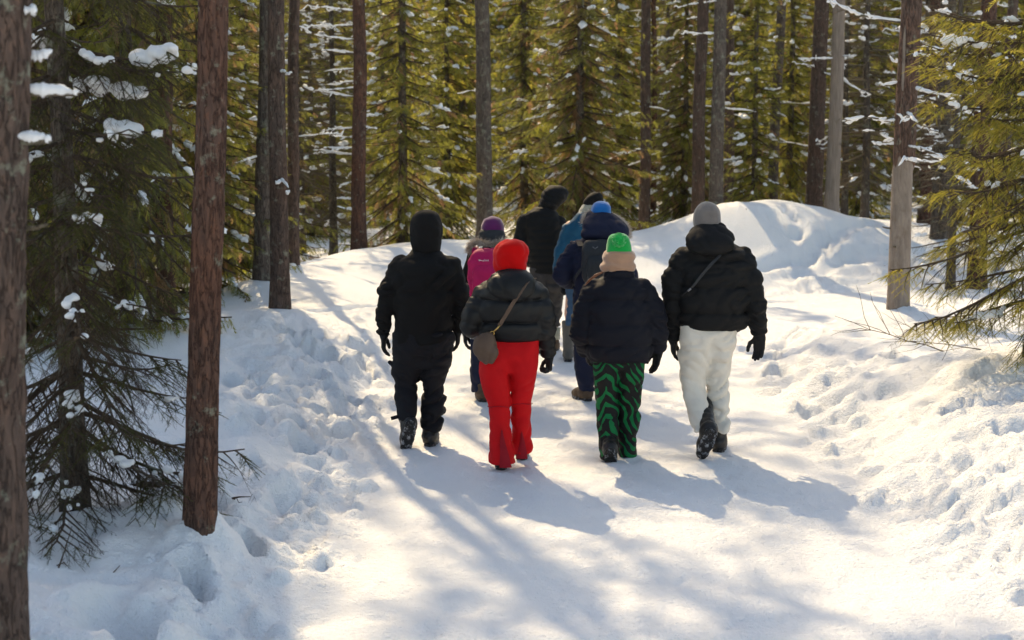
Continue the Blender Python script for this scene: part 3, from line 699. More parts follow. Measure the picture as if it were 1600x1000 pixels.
# background pines: (px, d, width px, bark, lean, branches, label)
BG = [(560, 24.5, 23, 'pine_bark_red', 0.0, 'left', 'orange-brown pine with a ladder of snowy bare branches on its left side'),
      (757, 27.5, 25, 'pine_bark_grey', 0.0, 3, 'grey pine trunk rising behind the purple hat'),
      (1007, 32, 17, 'pine_bark', 0.0, 4, 'dark pine trunk just right of the tall spruce behind the walkers'),
      (1021, 36, 9, 'pine_bark_red', 0.0, 3, 'very thin orange pine stem right of the tall spruce'),
      (1091, 28.5, 20, 'pine_bark', 0.0, 3, 'brown pine trunk, left one of the pair above the grey beanie'),
      (1119, 28.0, 21, 'pine_bark_grey', 0.0, 2, 'grey pine trunk, right one of the pair above the grey beanie'),
      (1138, 40, 16, 'pine_bark', 0.0, 2, 'far brown pine trunk just right of the pair above the grey beanie'),
      (1207, 30.5, 16, 'pine_bark_grey', 0.012, 3, 'slim greyish trunk beside the young golden spruce'),
      (1272, 29.8, 25, 'pine_bark', 0.0, 8, 'dark brown pine trunk behind the snow crest, left of the pale dead trunk'),
      (1300, 29.3, 22, 'bare_wood', 0.0, 5, 'pale barkless dead trunk behind the snow crest'),
      (1449, 31, 22, 'pine_bark_red', 0.0, 7, 'reddish pine trunk right behind the big half-bare pine'),
      (1476, 27, 14, 'pine_bark_grey', 0.004, 9, 'thin grey trunk with a sunlit edge among bare twigs at right'),
      (1502, 34, 14, 'pine_bark', 0.0, 7, 'thin dark trunk between the twiggy grey trunk and the red pine at right'),
      (1531, 24, 28, 'pine_bark_red', 0.0, 4, 'red-brown pine trunk behind the snowy spruce at the right edge'),
      (1566, 30, 18, 'pine_bark', 0.0, 4, 'brown trunk half hidden by the spruce at the right edge'),
      (256, 15, 27, 'pine_bark_red', 0.0, 4, 'rosy brown pine trunk behind the dark spruce at left'),
      (203, 21, 14, 'pine_bark', 0.0, 3, 'thin brown trunk behind the dark spruce at left'),
      (296, 25, 12, 'pine_bark', 0.0, 2, 'thin trunk half hidden behind the reddish pine at left')]
for k, (px, d, w, bark, ln, br, lab) in enumerate(BG):
    q = at(px, 300, d); L0 = (q[0], d, gz(q[0], d)-.05); rr_ = w/2/FPX*d
    if br == 'left':
        bl = []
        for i_, py in enumerate((18, 40, 62, 84, 108, 128, 138, 152, 178, 200, 215, 232, 243, 268, 285, 312, 330)):
            bl.append(dict(z=bz(560, py, d, L0[2]), az=PI+R_.normal(0, .55), L=R_.uniform(.45, .95)*(1 if py < 260 else .6), droop=R_.uniform(-.18, .14), rad=.014, twigs=int(R_.integers(2, 6)), snow=.95))
        bl += rbr(R_, 6, 2, 4.8, (.2, .5), az=0, snow=.8)
    else: bl = rbr(R_, br, 1.2, 5.2, (.3, 1.2), snow=.8)
    make_pine('pine_tree' if bark != 'bare_wood' else 'dead_pine_tree', L0, rr_*1.04, lab, bark, (ln, 0), 14+2*((k*7) % 3), 10+k, branches=bl, crown=(bark != 'bare_wood' and px not in (203, 296, 256)), rough=.035)

for k, (x_, y_, lab) in enumerate([(-7.5, 28, 'pine trunk behind the dark left spruce, far back'), (-6.2, 24.5, 'brown pine trunk far back behind the rosy one at left')]):  # two pines added towards the sun so their crowns shade the path
    make_pine('pine_tree', (x_, y_, gz(x_, y_)-.05), .11, lab, 'pine_bark', (0, 0), 15, 41+k)
# near spruces
SPL = make_spruce(5, 7.5, 1.05, 'near', .35, 3.1, tone0=.42, deadness=.6, droop=.35, up=.25, snow_p=.07, r0=.07, whorl=.26, nb=6, needle_mat='needles_shade_toned')  # low tone and darkened needles paint in the shade it stands in
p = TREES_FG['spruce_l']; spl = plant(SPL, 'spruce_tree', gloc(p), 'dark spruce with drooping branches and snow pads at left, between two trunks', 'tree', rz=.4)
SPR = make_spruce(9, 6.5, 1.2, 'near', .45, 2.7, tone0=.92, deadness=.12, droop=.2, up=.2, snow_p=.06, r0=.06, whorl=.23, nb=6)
p = TREES_FG['spruce_r']; plant(SPR, 'spruce_tree', gloc(p), 'sunlit spruce with snow pads on its boughs at the right edge', 'tree', rz=1.1)
# far spruce kinds
FAR = [make_spruce(31, 9.0, 1.35, 'far', .3, 5.6, tone0=.66, deadness=.3, droop=.45, snow_p=.05, r0=.09, nb=6),
       make_spruce(32, 8.0, 1.6, 'far', .2, 5.6, tone0=.6, deadness=.3, droop=.5, snow_p=.07, r0=.085, nb=7),
       make_spruce(33, 6.0, 1.05, 'far', .2, 6.0, tone0=.72, deadness=.15, droop=.2, snow_p=.06, r0=.06, nb=6)]
DEADS = make_spruce(34, 8.0, 1.25, 'far', .8, 6.0, tone0=.2, deadness=3.0, droop=.15, snow_p=.03, r0=.08, nb=5, whorl=.2)
DEADS['boughs'][0].materials.append(M['dead']); DEADS['crown'] = None
SPOTS = [(628, 26, 0, 1.0, 'golden backlit spruce behind the black-hooded walker'), (905, 29, 1, 1.15, 'tall broad spruce behind the group in the middle'),
         (820, 33, 0, 1.1, 'spruce left of the tall broad one behind the group'), (700, 31, 1, .95, 'spruce between the golden one and the grey trunk'),
         (965, 36, 1, 1.1, 'spruce behind the tall broad one on its right'), (1178, 30, 2, 1.1, 'young golden-green spruce right of the trunk pair'),
         (1068, 33, 1, .9, 'snow-laden low spruce left of the trunk pair'), (1232, 36, 0, 1.0, 'spruce behind the slim greyish trunk'),
         (515, 37, 1, 1.0, 'spruce behind the branch-laddered pine, on its left'), (380, 25, 1, 1.0, 'spruce seen between the reddish pine and the left trio'),
         (1345, 37, 1, 1.2, 'dark spruce between the pale dead trunk and the big half-bare pine'), (1160, 41, 0, 1.1, 'spruce standing behind the young golden-green one'),
         (20, 14, 1, (.85, .85, 1.5), 'spruce behind the thick trunk at the left edge, stretched tall to shade the dark left spruce'), (205, 14.5, 0, (.8, .8, 1.35), 'spruce filling the gap behind the dark left spruce, stretched tall to shade it'),  # these two stretched upward so their shade falls on the left spruce
         (120, 17.5, 1, (.9, .9, 1.6), 'shaded spruce further back behind the dark left spruce'), (320, 18.5, 1, .8, 'spruce behind the reddish pine at left'), (20, 19, 0, (1, 1, 1.5), 'shaded spruce at the far left behind the edge trunk'),
         (29, 16.5, 0, (1.25, 1.25, 2.0), 'tall spruce added to shade the dark left spruce, left of its trunk'), (-53, 18, 1, (1.2, 1.2, 2.1), 'tall spruce at the left edge, behind the edge trunk'), (179, 17.8, 0, (1.15, 1.15, 2.0), 'tall spruce added to shade the dark left spruce, right of its trunk'),  # three stretched spruces added behind the left spruce to cast shade on it
         (485, 33, 1, .9, 'spruce filling the gap right behind the left trio of trunks'), (352, 24, 0, .8, 'spruce just right of the reddish pine, beyond the left bank'), (335, 34, 1, 1.1, 'spruce far behind the reddish pine at left'), (1540, 33, 1, 1.0, 'spruce behind the red-brown pine at the right edge'), (600, 38, 2, 1.2, 'small spruce behind the golden one')]
for k, (px, d, v, sc, lab) in enumerate(SPOTS):
    q = at(px, 300, d); plant(FAR[v], 'spruce_tree', (q[0], d, gz(q[0], d)-.05), lab, 'tree', rz=k*1.7, sc=sc)
DEADL = ['leafless brown twiggy spruce left of the big half-bare pine', 'leafless brown twiggy spruce behind the sunlit one at right', 'far leafless twiggy spruce right of the big half-bare pine',
         'leafless twiggy spruce directly behind the left trio of trunks', 'leafless lichen-brown spruce just left of the branch-laddered pine', 'leafless twiggy spruce between the reddish pine and the left trio',
         'leafless twiggy spruce close behind the pale dead trunk', 'leafless twiggy spruce beside the thin grey trunk at right', 'leafless twiggy spruce left of the young golden-green one']
for k, (px, d, sc, lab) in enumerate(zip((1352, 1490, 1440, 470, 520, 385, 1320, 1462, 1040), (31, 24, 37, 28, 27, 29, 33, 27, 37), (1.1, .9, 1.1, 1, .95, 1, 1, .9, 1), DEADL)):
    q = at(px, 300, d); plant(DEADS, 'dead_spruce_tree', (q[0], d, gz(q[0], d)-.05), lab, 'tree', rz=k*2.1, sc=sc)
# the forest beyond: copies that share their meshes
rf = np.random.default_rng(55); placed = []
for k in range(600):
    d = rf.uniform(41, 96); px = rf.uniform(-350, 1950); q = at(px, 300, d)
    if any(math.hypot(q[0]-a, d-b) < (2.3 if d < 50 else 2.9) for a, b in placed): continue
    placed.append((q[0], d))
    v = rf.choice([0, 1, 2], p=[.45, .45, .1]); plant(FAR[v], 'spruce_tree', (q[0], d, gz(q[0], d)-.1), 'distant spruce in the dense forest far behind the snow crest', 'tree', 'distant forest spruces', rz=rf.uniform(0, 6.3), sc=rf.uniform(.9, 1.25) if d < 46 else (lambda k_: (k_, k_, k_*rf.uniform(1.0, 1.5)))(rf.uniform(1.0, 1.4)) if d < 58 else rf.uniform(1.5, 2.2))
    if len(placed) > 190: break
print('far trees', len(placed))

# ------------------------------------------------------------ people: implicit surfaces meshed with surface nets
def ell(p, c, r):
    q = (p-np.asarray(c))/np.asarray(r); k = np.linalg.norm(q, axis=1); return (k-1)*min(r)
def chain(p, pts, k=.02):
    """pts: (x, y, z, r) polyline; returns distance and the distance run along it"""
    P = np.array(pts, float); best = np.full(len(p), 1e9); s = np.zeros(len(p)); run = 0
    for a, b in zip(P[:-1], P[1:]):
        d = b[:3]-a[:3]; L = np.linalg.norm(d); t = np.clip(((p-a[:3])@d)/(L*L), 0, 1)
        q = np.linalg.norm(p-a[:3]-t[:, None]*d, axis=1)-(a[3]+(b[3]-a[3])*t)
        s = np.where(q < best, run+t*L, s); best = smin(best, q, k); run += L
    return best, s
def loft(p, S, zr=.02, pw=2.3):
    """S: rows (z, cx, cy, a, b) of a body of oval cross-sections"""
    S = np.array(sorted([tuple(s) for s in S]), float)
    if len(S) > 2:
        zf = np.linspace(S[0, 0], S[-1, 0], 80); D = np.empty((80, 5)); D[:, 0] = zf
        m = np.gradient(S[:, 1:], S[:, 0], axis=0)
        for i, z in enumerate(zf):
            j = min(max(np.searchsorted(S[:, 0], z)-1, 0), len(S)-2); h = S[j+1, 0]-S[j, 0]; t = (z-S[j, 0])/h
            D[i, 1:] = (2*t**3-3*t*t+1)*S[j, 1:]+(t**3-2*t*t+t)*h*m[j]+(-2*t**3+3*t*t)*S[j+1, 1:]+(t**3-t*t)*h*m[j+1]
        S = D
    z = np.clip(p[:, 2], S[0, 0], S[-1, 0]); cx, cy, a, b = [np.interp(z, S[:, 0], S[:, i]) for i in (1, 2, 3, 4)]
    a = np.maximum(a, .004); b = np.maximum(b, .004)
    q = (np.abs((p[:, 0]-cx)/a)**pw + np.abs((p[:, 1]-cy)/b)**pw)**(1/pw)
    d = (q-1)*np.minimum(a, b)*.5 + (q-1)*np.sqrt(a*b)*.5
    return smax(d, smax(p[:, 2]-S[-1, 0], S[0, 0]-p[:, 2], .005), zr)
def quilt(z, seams, amp):
    """rounded bulges between the stitched seams"""
    seams = np.sort(np.asarray(seams, float)); i = np.clip(np.searchsorted(seams, z)-1, 0, len(seams)-2)
    u = np.clip((z-seams[i])/(seams[i+1]-seams[i]), 0, 1)*2-1
    return amp*np.sqrt(np.maximum(1-np.abs(u)**2.5, 0))
def folds(p, fx, fz, amp, seed=0, d=None):
    """creases: sharp valleys between soft rolls, mostly running across the cloth (worked out near the surface d only)"""
    if d is not None:
        out = np.zeros(len(p)); m = np.abs(d) < .055
        if m.any(): out[m] = folds(p[m], fx, fz, amp, seed)
        return out
    w = np.stack([noise3(p*3.1+seed*2.3), np.zeros(len(p)), noise3(p*2.7+seed*4.1+9)], 1)*.09
    sl = (1 if int(seed) % 2 else -1)*.35
    q = (p + w + np.stack([np.zeros(len(p))]*2 + [p[:, 0]*sl], 1))*np.array([fx, fx, fz])+seed*5.7
    n1 = np.abs(noise3(q)); n2 = np.abs(noise3(q*np.array([1.7, 1.7, 2.2])+3)); big = .55+.9*np.clip(noise3(p*4.0+seed)+.4, 0, 1)
    return amp*(np.sqrt(n1+.01)*1.9 - .9 + .5*(np.sqrt(n2+.01)-.45))*big

def m_cloth(name, col, rough=.75, bump=.25, scale=260, sheen=.0, spec=.25, var=.25):
    t = NT(name); co = t.coord(); n1 = t.noise(scale, 2, co); n2 = t.noise(14, 4, co, .6)
    c = t.mix(n2, tuple(x*(1-var) for x in col), tuple(min(1, x*(1+var)) for x in col))
    nb = t.bump(n2, .25, .012); nb = t.bump(n1, bump, .002, nb)
    return t.set(c, rough, spec, nb, Sheen_Weight=sheen)
F = {}
F['black'] = m_cloth('black_shell_fabric', (.006, .0055, .0055), .85)
F['blackpants'] = m_cloth('black_trouser_fabric', (.007, .007, .010), .75)
F['puffer'] = m_cloth('black_puffer_nylon', (.0055, .0055, .006), .5, .12, 200, 0, .3)
F['puffer_matt'] = m_cloth('black_puffer_matt', (.006, .006, .0065), .75, .15, 200)
F['navypuffer'] = m_cloth('dark_navy_puffer', (.005, .0055, .011), .75, .15, 200)
F['navy'] = m_cloth('navy_parka_fabric', (.008, .011, .032), .75)
F['red'] = m_cloth('red_softshell', (.52, .003, .006), .75, .2, 260, 0, .2, .12)
F['redfleece'] = m_cloth('red_fleece', (.52, .004, .004), .95, .5, 320, .1, .1, .1)
F['redlining'] = m_cloth('dark_red_gusset', (.30, .004, .012), .7)
F['green'] = m_cloth('green_knit', (.008, .36, .06), .9, .7, 150, .5, .15)
F['beige'] = m_cloth('beige_fleece', (.42, .25, .16), .9, .6, 220, .5, .15, .12)
F['greyknit'] = m_cloth('grey_knit', (.17, .15, .14), .95, .7, 170, .4, .1)
F['white'] = m_cloth('cream_snow_trouser_fabric', (.72, .67, .59), .75, .2, 240, 0, .2, .05)
F['purple'] = m_cloth('purple_knit', (.10, .014, .09), .95, .7, 170, .5, .1)
F['blue'] = m_cloth('bright_blue_knit', (.012, .13, .42), .9, .6, 170, .4, .1)
F['teal'] = m_cloth('teal_shell_fabric', (.004, .06, .125), .6, .15)
F['jeans'] = m_cloth('blue_denim', (.035, .075, .14), .9)
F['dgrey'] = m_cloth('dark_grey_trouser_fabric', (.045, .042, .042), .8)
F['charcoal'] = m_cloth('charcoal_fabric', (.03, .032, .036), .75)
F['pink'] = m_cloth('magenta_pack_fabric', (.42, .006, .085), .6, .3)
F['packgrey'] = m_cloth('dark_grey_pack_fabric', (.022, .025, .03), .65, .3)
F['glove'] = m_cloth('black_glove_fabric', (.012, .012, .013), .7)
F['bootblack'] = m_cloth('black_boot_leather', (.013, .012, .012), .45, .15, 120, 0, .5)
F['bootbrown'] = m_cloth('brown_boot_leather', (.085, .055, .035), .7, .2, 120, 0, .3)
F['bootgrey'] = m_cloth('grey_felt_boot', (.10, .095, .085), .9, .4, 200, .2, .1)
F['bag'] = m_cloth('brown_bag_leather', (.10, .062, .042), .55, .25, 90, 0, .3)
F['skin'] = m_cloth('skin', (.50, .30, .22), .55, .05, 200, 0, .4, .08)
F['hair'] = m_cloth('auburn_hair', (.16, .055, .02), .5, .5, 300, .1, .4)
F['collar'] = m_cloth('pale_collar_fleece', (.33, .33, .27), .9, .5, 220, .4, .1)
t = NT('brass'); F['brass'] = t.set((.55, .36, .12), .35, .5, Metallic=1.0)
t = NT('silver_print'); F['print'] = t.set((.72, .72, .74), .5, .5)
t = NT('reflective_tape'); F['tape'] = t.set((.16, .16, .17), .45, .5)
t = NT('boot_sole'); co = t.coord(); a = t.noise(26, 5, co, .7); vz = t.ramp(a, [(.5, 0.0), (.62, .75)])
F['sole'] = t.set(t.mix(vz, (.016, .015, .015), (.42, .43, .46)), t.mix(vz, (.6,)*3, (.8,)*3), .3, t.bump(a, .5, .004))
t = NT('wolf_fur'); at_ = t.n('ShaderNodeAttribute', attribute_name='tone')
F['fur'] = t.set(t.ramp(at_.outputs['Fac'], [(0, (.28, .20, .15)), (.5, (.52, .44, .36)), (1, (.75, .69, .62))]), .8, .2)
# zebra print: green brush stripes on black
t = NT('green_zebra_print'); co = t.coord()
sp = t.n('ShaderNodeSeparateXYZ'); t.l(co, sp.inputs[0])
nz = t.n('ShaderNodeTexNoise'); nz.inputs['Scale'].default_value = 4.2; nz.inputs['Detail'].default_value = 1.5; t.l(co, nz.inputs['Vector'])
nzc = t.n('ShaderNodeSeparateXYZ'); t.l(nz.outputs['Color'], nzc.inputs[0])
ph = t.math('ADD', t.math('MULTIPLY', sp.outputs['Z'], 66.0), t.math('MULTIPLY', t.math('ABSOLUTE', t.math('ADD', sp.outputs['X'], .10)), 88.0))
ph = t.math('ADD', ph, t.math('MULTIPLY', t.math('SUBTRACT', nzc.outputs[0], .5), 27.0))
ph = t.math('ADD', ph, t.math('MULTIPLY', t.math('SINE', t.math('MULTIPLY', sp.outputs['Z'], 9.0)), 3.5))
sw = t.math('ADD', t.math('SINE', ph), t.math('MULTIPLY', t.math('SUBTRACT', t.noise(9, 2, co), .5), 5.0))
msk = t.ramp(sw, [(.5, 0.0), (.58, 1.0)])
F['zebra'] = t.set(t.mix(msk, (.010, .010, .010), (.005, .15, .042)), .75, .25, t.bump(t.noise(14, 4, co, .6), .3, .012))

# shared boots and gloves, built in their own frame (boot: toe +Y, up +Z, origin at the ankle; glove: fingers -Z, palm towards -Y... )
def boot_mesh(shaft=.20, r=.058, L=.29, felt=False):
    def up(p):
        d = cone(p, (0, -.045, -.05), (0, .09, -.055), .047, .043)
        d = smin(d, cone(p, (0, .09, -.06), (0, L-.13, -.068), .046, .034), .03)
        d = smin(d, cone(p, (0, -.02, -.03), (0, -.012, shaft), .055, r), .05)
        d = smax(d, -(p[:, 2]+.098), .01); d = smax(d, p[:, 2]-shaft, .01)
        q = p[:, 2]; return d - (.004*np.abs(np.sin(q*55)) if not felt else 0) - folds(p, 12, 24, .004)
    V, Q = surface_nets(up, (-.085, -.13, -.11), (.085, L-.07, shaft+.02), .0085)
    u = mk_mesh('boot_upper', V, Q)
    def so(p):
        y = p[:, 1]; w = .043+.008*np.sin(np.clip((y+.1)/.3, 0, 1)*math.pi*1.5-.6)
        d = smax(np.abs(p[:, 0])-w, np.abs(y-.045)-(L/2-.005), .05); d = smax(d, np.abs(p[:, 2]+.098)-.014, .006)
        lug = np.sin(y*105)*np.sign(np.sin(p[:, 0]*70+.8)); d = d + np.where(p[:, 2] < -.102, .004*(lug > .1), 0)
        return smax(d, -(np.abs(y-.0)-.02) * (p[:, 2] < -.104) - 1*(p[:, 2] >= -.104), .004)
    V, Q = surface_nets(so, (-.07, -.13, -.122), (.07, L-.07, -.075), .006)
    return u, mk_mesh('sole', V, Q)
BOOT = {'low': boot_mesh(.15), 'tall': boot_mesh(.30, .062), 'felt': boot_mesh(.34, .072, .29, True)}
def glove_mesh(curl, sgn, spread=.12, mitt=False):
    """hand hanging down -Z, palm facing +X*sgn inward (towards the thigh), thumb forward +Y"""
    fing = []
    for k, (y, L) in enumerate(((.030, .078), (.010, .088), (-.011, .080), (-.030, .062))):
        a = np.array([0, y, -.095]); ang = 0; pts = [a]
        for j, f in enumerate((.45, .32, .23)):
            ang += curl*(.55 if j == 0 else .75)*(1+.12*k)
            pts.append(pts[-1] + L*f*np.array([-sgn*math.sin(ang), spread*(y/.03)*.6*math.cos(ang), -math.cos(ang)]))
        fing.append(pts)
    th = [np.array([-sgn*.008, .032, -.035]), np.array([-sgn*.022, .062, -.065]), np.array([-sgn*.034, .070, -.098]), np.array([-sgn*.04, .066, -.118])]
    def f(p):
        d = cone(p, (0, 0, .05), (0, 0, .0), .043, .036)
        q = p.copy(); q[:, 0] *= 1.75
        d = smin(d, smin(cone(q, (0, .014, -.03), (0, .018, -.085), .036, .032), cone(q, (0, -.016, -.03), (0, -.02, -.082), .034, .028), .02), .03)
        g = np.full(len(p), 1e9)
        for pts in fing:
            e = np.full(len(p), 1e9)
            for j in range(3): e = smin(e, cone(p, pts[j], pts[j+1], .0125-.001*j, .0117-.001*j), .004)
            g = smin(g, e, .0025)
        d = smin(d, g, .012)
        e = np.full(len(p), 1e9)
        for j in range(3): e = smin(e, cone(p, th[j], th[j+1], .016-.0015*j, .0145-.0015*j), .005)
        d = smin(d, e, .014)
        d = np.minimum(d, smax(np.abs(p[:, 2]-.035)-.016, np.hypot(p[:, 0], p[:, 1])-.046, .008))
        return d + .0015*noise3(p*60)
    V, Q = surface_nets(f, (-.11, -.075, -.21), (.11, .105, .085), .0052)
    return mk_mesh('glove', V, Q)
GLOVE = {(c, s): glove_mesh({'relaxed': .45, 'fist': 1.35, 'open': .25}[c], s) for c in ('relaxed', 'fist', 'open') for s in (-1, 1)}

class Person:
    def __init__(s, px, py, label, d=None, rz=0, group='walkers on the snow path'):
        b = path_pt(px, py) if d is None else np.array([at(px, py, d)[0], d, 0.0]); s.o = np.array([b[0], b[1], gz(b[0], b[1])]); s.d = b[1]; s.n = 0
        s.t = thing('person', tuple(s.o), label, 'person', group)
    def L(s, px, py, dep=0.0): return at(px, py, s.d+dep)-s.o
    def rows(s, rows):
        """(photo row, left px, right px, half depth, depth centre) -> loft sections"""
        out = []
        for py, xl, xr, b, cy in rows:
            a = s.L(xl, py, cy); c = s.L(xr, py, cy); out.append((a[2], (a[0]+c[0])/2, cy, (c[0]-a[0])/2, b))
        return out
    def mesh(s, name, f, mat, h, pad=.05, pts=None, parent=None):
        pts = np.array(pts); lo = pts.min(0)-pad; hi = pts.max(0)+pad
        V, Q = surface_nets(f, lo, hi, h); return link(name, mk_mesh(name, V, Q), F[mat], parent or s.t)
    def box(s, S):
        S = np.array(S); return [(S[:, 1]-S[:, 3]).min(), (S[:, 2]-S[:, 4]).min(), S[:, 0].min()], [(S[:, 1]+S[:, 3]).max(), (S[:, 2]+S[:, 4]).max(), S[:, 0].max()]
    def shape(s, name, rows, mat, h=.011, zr=.03, pw=2.3, fold=(6, 14, .008), seams=None, qa=.012, k=None, extra=None, parent=None, xf=None):
        S = s.rows(rows); lo, hi = s.box(S)
        sz = [s.L(800, y)[2] for y in seams] if seams else None; s.n += 1; sd = s.n
        def f(p):
            d = loft(p, S, zr, pw); d = d - folds(p, fold[0], fold[1], fold[2], sd, d)
            if sz: d = d - quilt(p[:, 2], sz, qa) + qa*.6
            if extra: d = extra(p, d)
            return d
        return s.mesh(name, f, mat, h, .07, [lo, hi], parent)
    def jacket(s, torso, arms, mat, h=.012, seams=None, qa=.016, aq=.075, aqa=.010, fold=(5, 9, .010), zr=.035, k=.012, name='jacket', pw=2.5, extra=None):
        S = s.rows([(y_, l_+.8, r_-.8, b_, c_) for y_, l_, r_, b_, c_ in torso]); lo, hi = s.box(S); pts = [lo, hi]; A = []
        for arm in arms:
            P = [(*s.L(a[0], a[1], a[2]), a[3]) for a in arm]; A.append(P); pts += [np.array(q[:3])+e*q[3] for q in P for e in (-1, 1)]
        sz = [s.L(800, y)[2] for y in seams] if seams else None; s.n += 1; sd = s.n
        def f(p):
            d = loft(p, S, zr, pw); d = d - folds(p, fold[0], fold[1], fold[2], sd, d)
            if sz: d = d - quilt(p[:, 2], sz, qa) + qa*.6
            for P in A:
                e, run = chain(p, P, .03); tot = sum(np.linalg.norm(np.subtract(u[:3], v[:3])) for u, v in zip(P[:-1], P[1:]))
                if sz: e = e - quilt(run, np.arange(-aq, tot+2*aq, aq), aqa) + aqa*.6
                e = e - folds(p, 7, 17, fold[2]*.9, sd+1, e)
                end = np.array(P[-1][:3]); ax = nrm(end-np.array(P[-2][:3])); e = smax(e, (p-end)@ax - .012, .012)
                d = smin(d, e, k)
            return extra(p, d) if extra else d
        return s.mesh(name, f, mat, h, .07, pts)
    def trousers(s, legs, mat, h=.012, fold=(6, 13, .013), k=.03, zr=.012, name='trousers', seat=None, pw=2.2):
        if seat is None: seat = legs[0][0][0] + .24*(s.d and FPX/s.d)
        SS = [s.rows(l) for l in legs]; y0 = legs[0][0][0]
        xi = lambda l, y, c: float(np.interp(y, [q[0] for q in l], [q[c] for q in l]))
        SS.append(s.rows([(y, xi(legs[0], y, 1)+1, xi(legs[1], y, 2)-1, min(xi(legs[0], y, 3), xi(legs[1], y, 3))*(1.0 if y < seat-12 else .75), (xi(legs[0], y, 4)+xi(legs[1], y, 4))/2) for y in (y0, (y0+seat)/2, seat-12, seat)])); pts = [b for S in SS for b in s.box(S)]; s.n += 1; sd = s.n
        def f(p):
            d = None
            for i, S in enumerate(SS):
                e = loft(p, S, zr, pw); e = e - folds(p, fold[0], fold[1], fold[2], sd+i*3, e)
                d = e if d is None else smin(d, e, k)
            return d
        return s.mesh(name, f, mat, h, .05, pts)
    def boot(s, kind, ankle, toe, up, mat='bootblack', sc=1.0):
        """ankle, toe: local points; up: shin direction"""
        A = np.array(ankle); Y = nrm(np.array(toe)-A); Z = np.array(up, float); X = nrm(np.cross(Y, Z)); Z = np.cross(X, Y)
        m = Matrix(((X[0]*sc, Y[0]*sc, Z[0]*sc, A[0]), (X[1]*sc, Y[1]*sc, Z[1]*sc, A[1]), (X[2]*sc, Y[2]*sc, Z[2]*sc, A[2]), (0, 0, 0, 1)))
        u, so = BOOT[kind]
        if len(u.materials) == 0: u.materials.append(None)
        o = link('boot', u, None, s.t); o.matrix_local = m; o.material_slots[0].link = 'OBJECT'; o.material_slots[0].material = F[mat]
        link('sole', so, F['sole'], o)
    def planted(s, kind, px, py, mat='bootblack', yaw=0, sc=1.0):
        """flat foot whose heel touches the snow at a photo point"""
        q = path_pt(px, py); z = gz(q[0], q[1]+.12); a = np.array([q[0], q[1]+.09, z+.108*sc])-s.o
        s.boot(kind, a, a+np.array([math.sin(yaw), math.cos(yaw), 0]), (0, 0, 1), mat, sc); return a
    def glove(s, side, px, py, dep, c='relaxed', down=(0, 0, -1), fwd=(0, 1, 0), sc=1.0, mat='glove'):
        """side -1 left, 1 right; px, py, dep = wrist"""
        W = s.L(px, py, dep); Z = -nrm(np.array(down, float)); Y = np.array(fwd, float); X = nrm(np.cross(Y, Z)); Y = np.cross(Z, X)
        m = Matrix(((X[0]*sc, Y[0]*sc, Z[0]*sc, W[0]), (X[1]*sc, Y[1]*sc, Z[1]*sc, W[1]), (X[2]*sc, Y[2]*sc, Z[2]*sc, W[2]), (0, 0, 0, 1)))
        o = link('glove', GLOVE[(c, side)], F[mat], s.t); o.matrix_local = m
    def body(s, head, hr, shoulders, hips, knees, ankles, arms, face=(0, 1, 0), tilt=(0, 0, 1)):
        """the figure under the clothes, one surface: head with face, neck, trunk, limbs"""
        H = s.L(*head); sh = [s.L(*q) for q in shoulders]; hp = [s.L(*q) for q in hips]; kn = [s.L(*q) for q in knees]; ak = [np.array(a) for a in ankles]
        ar = [[s.L(*q) for q in a] for a in arms]; fw = nrm(np.array(face, float)); upv = nrm(np.array(tilt, float)); rt = nrm(np.cross(fw, upv)); upv = np.cross(rt, fw)
        Rm = np.stack([rt, fw, upv]); ch = (sh[0]+sh[1])/2; pe = (hp[0]+hp[1])/2; g = hr/.105
        def f(p):
            q = (p-H)@Rm.T/g
            d = ell(q, (0, -.005, .025), (.076, .094, .10)); d = smin(d, ell(q, (0, .035, -.06), (.052, .062, .062)), .04)
            d = smin(d, cone(q, (0, .088, .018), (0, .112, -.022), .009, .015), .012)
            for e in (-1, 1):
                d = smin(d, ell(q, (e*.079, -.008, -.005), (.010, .022, .034)), .008); d = smax(d, -ell(q, (e*.032, .096, .012), (.017, .018, .010)), .008)
            d = smin(d, ell(q, (0, .088, -.052), (.026, .014, .008)), .006); d = d*g
            d = smin(d, cone(p, H-upv*.06*g, ch+np.array([0, 0, .02]), .052, .06), .03)
            t_ = smin(cone(p, sh[0], sh[1], .07, .07), cone(p, ch-np.array([0, 0, .12]), pe+np.array([0, 0, .05]), .10, .08), .06)
            t_ = smin(t_, cone(p, hp[0], hp[1], .07, .07), .05); d = smin(d, t_, .05)
            for i in (0, 1):
                l = smin(cone(p, hp[i], kn[i], .062, .048), cone(p, kn[i], ak[i], .042, .024), .02); d = smin(d, l, .03)
                a = smin(cone(p, ar[i][0], ar[i][1], .048, .038), cone(p, ar[i][1], ar[i][2], .037, .026), .02); d = smin(d, a, .03)
            return d
        pts = [H, *sh, *hp, *kn, *ak] + [q for a in ar for q in a]
        return s.mesh('body', f, 'skin', .016, .14, pts)
def seam(P, rows, py, a0, a1, mat, name='seam', r=.0028, grow=.006):
    """a stitched seam round the back of a lofted garment at one photo row"""
    S = np.array(sorted(P.rows(rows))); z = float(P.L(800, py)[2]); cx, cy, a, b = [float(np.interp(z, S[:, 0], S[:, i])) for i in (1, 2, 3, 4)]
    an = np.linspace(a0, a1, 22); e = 2/2.2
    pts = [(cx+(a+grow)*np.sign(math.cos(t_))*abs(math.cos(t_))**e, cy+(b+grow)*np.sign(math.sin(t_))*abs(math.sin(t_))**e, z+.006*math.sin(3*t_)) for t_ in an]
    mb = MB(); mb.tube(pts, r, 5); return link(name, mb.mesh(name), F[mat], P.t)
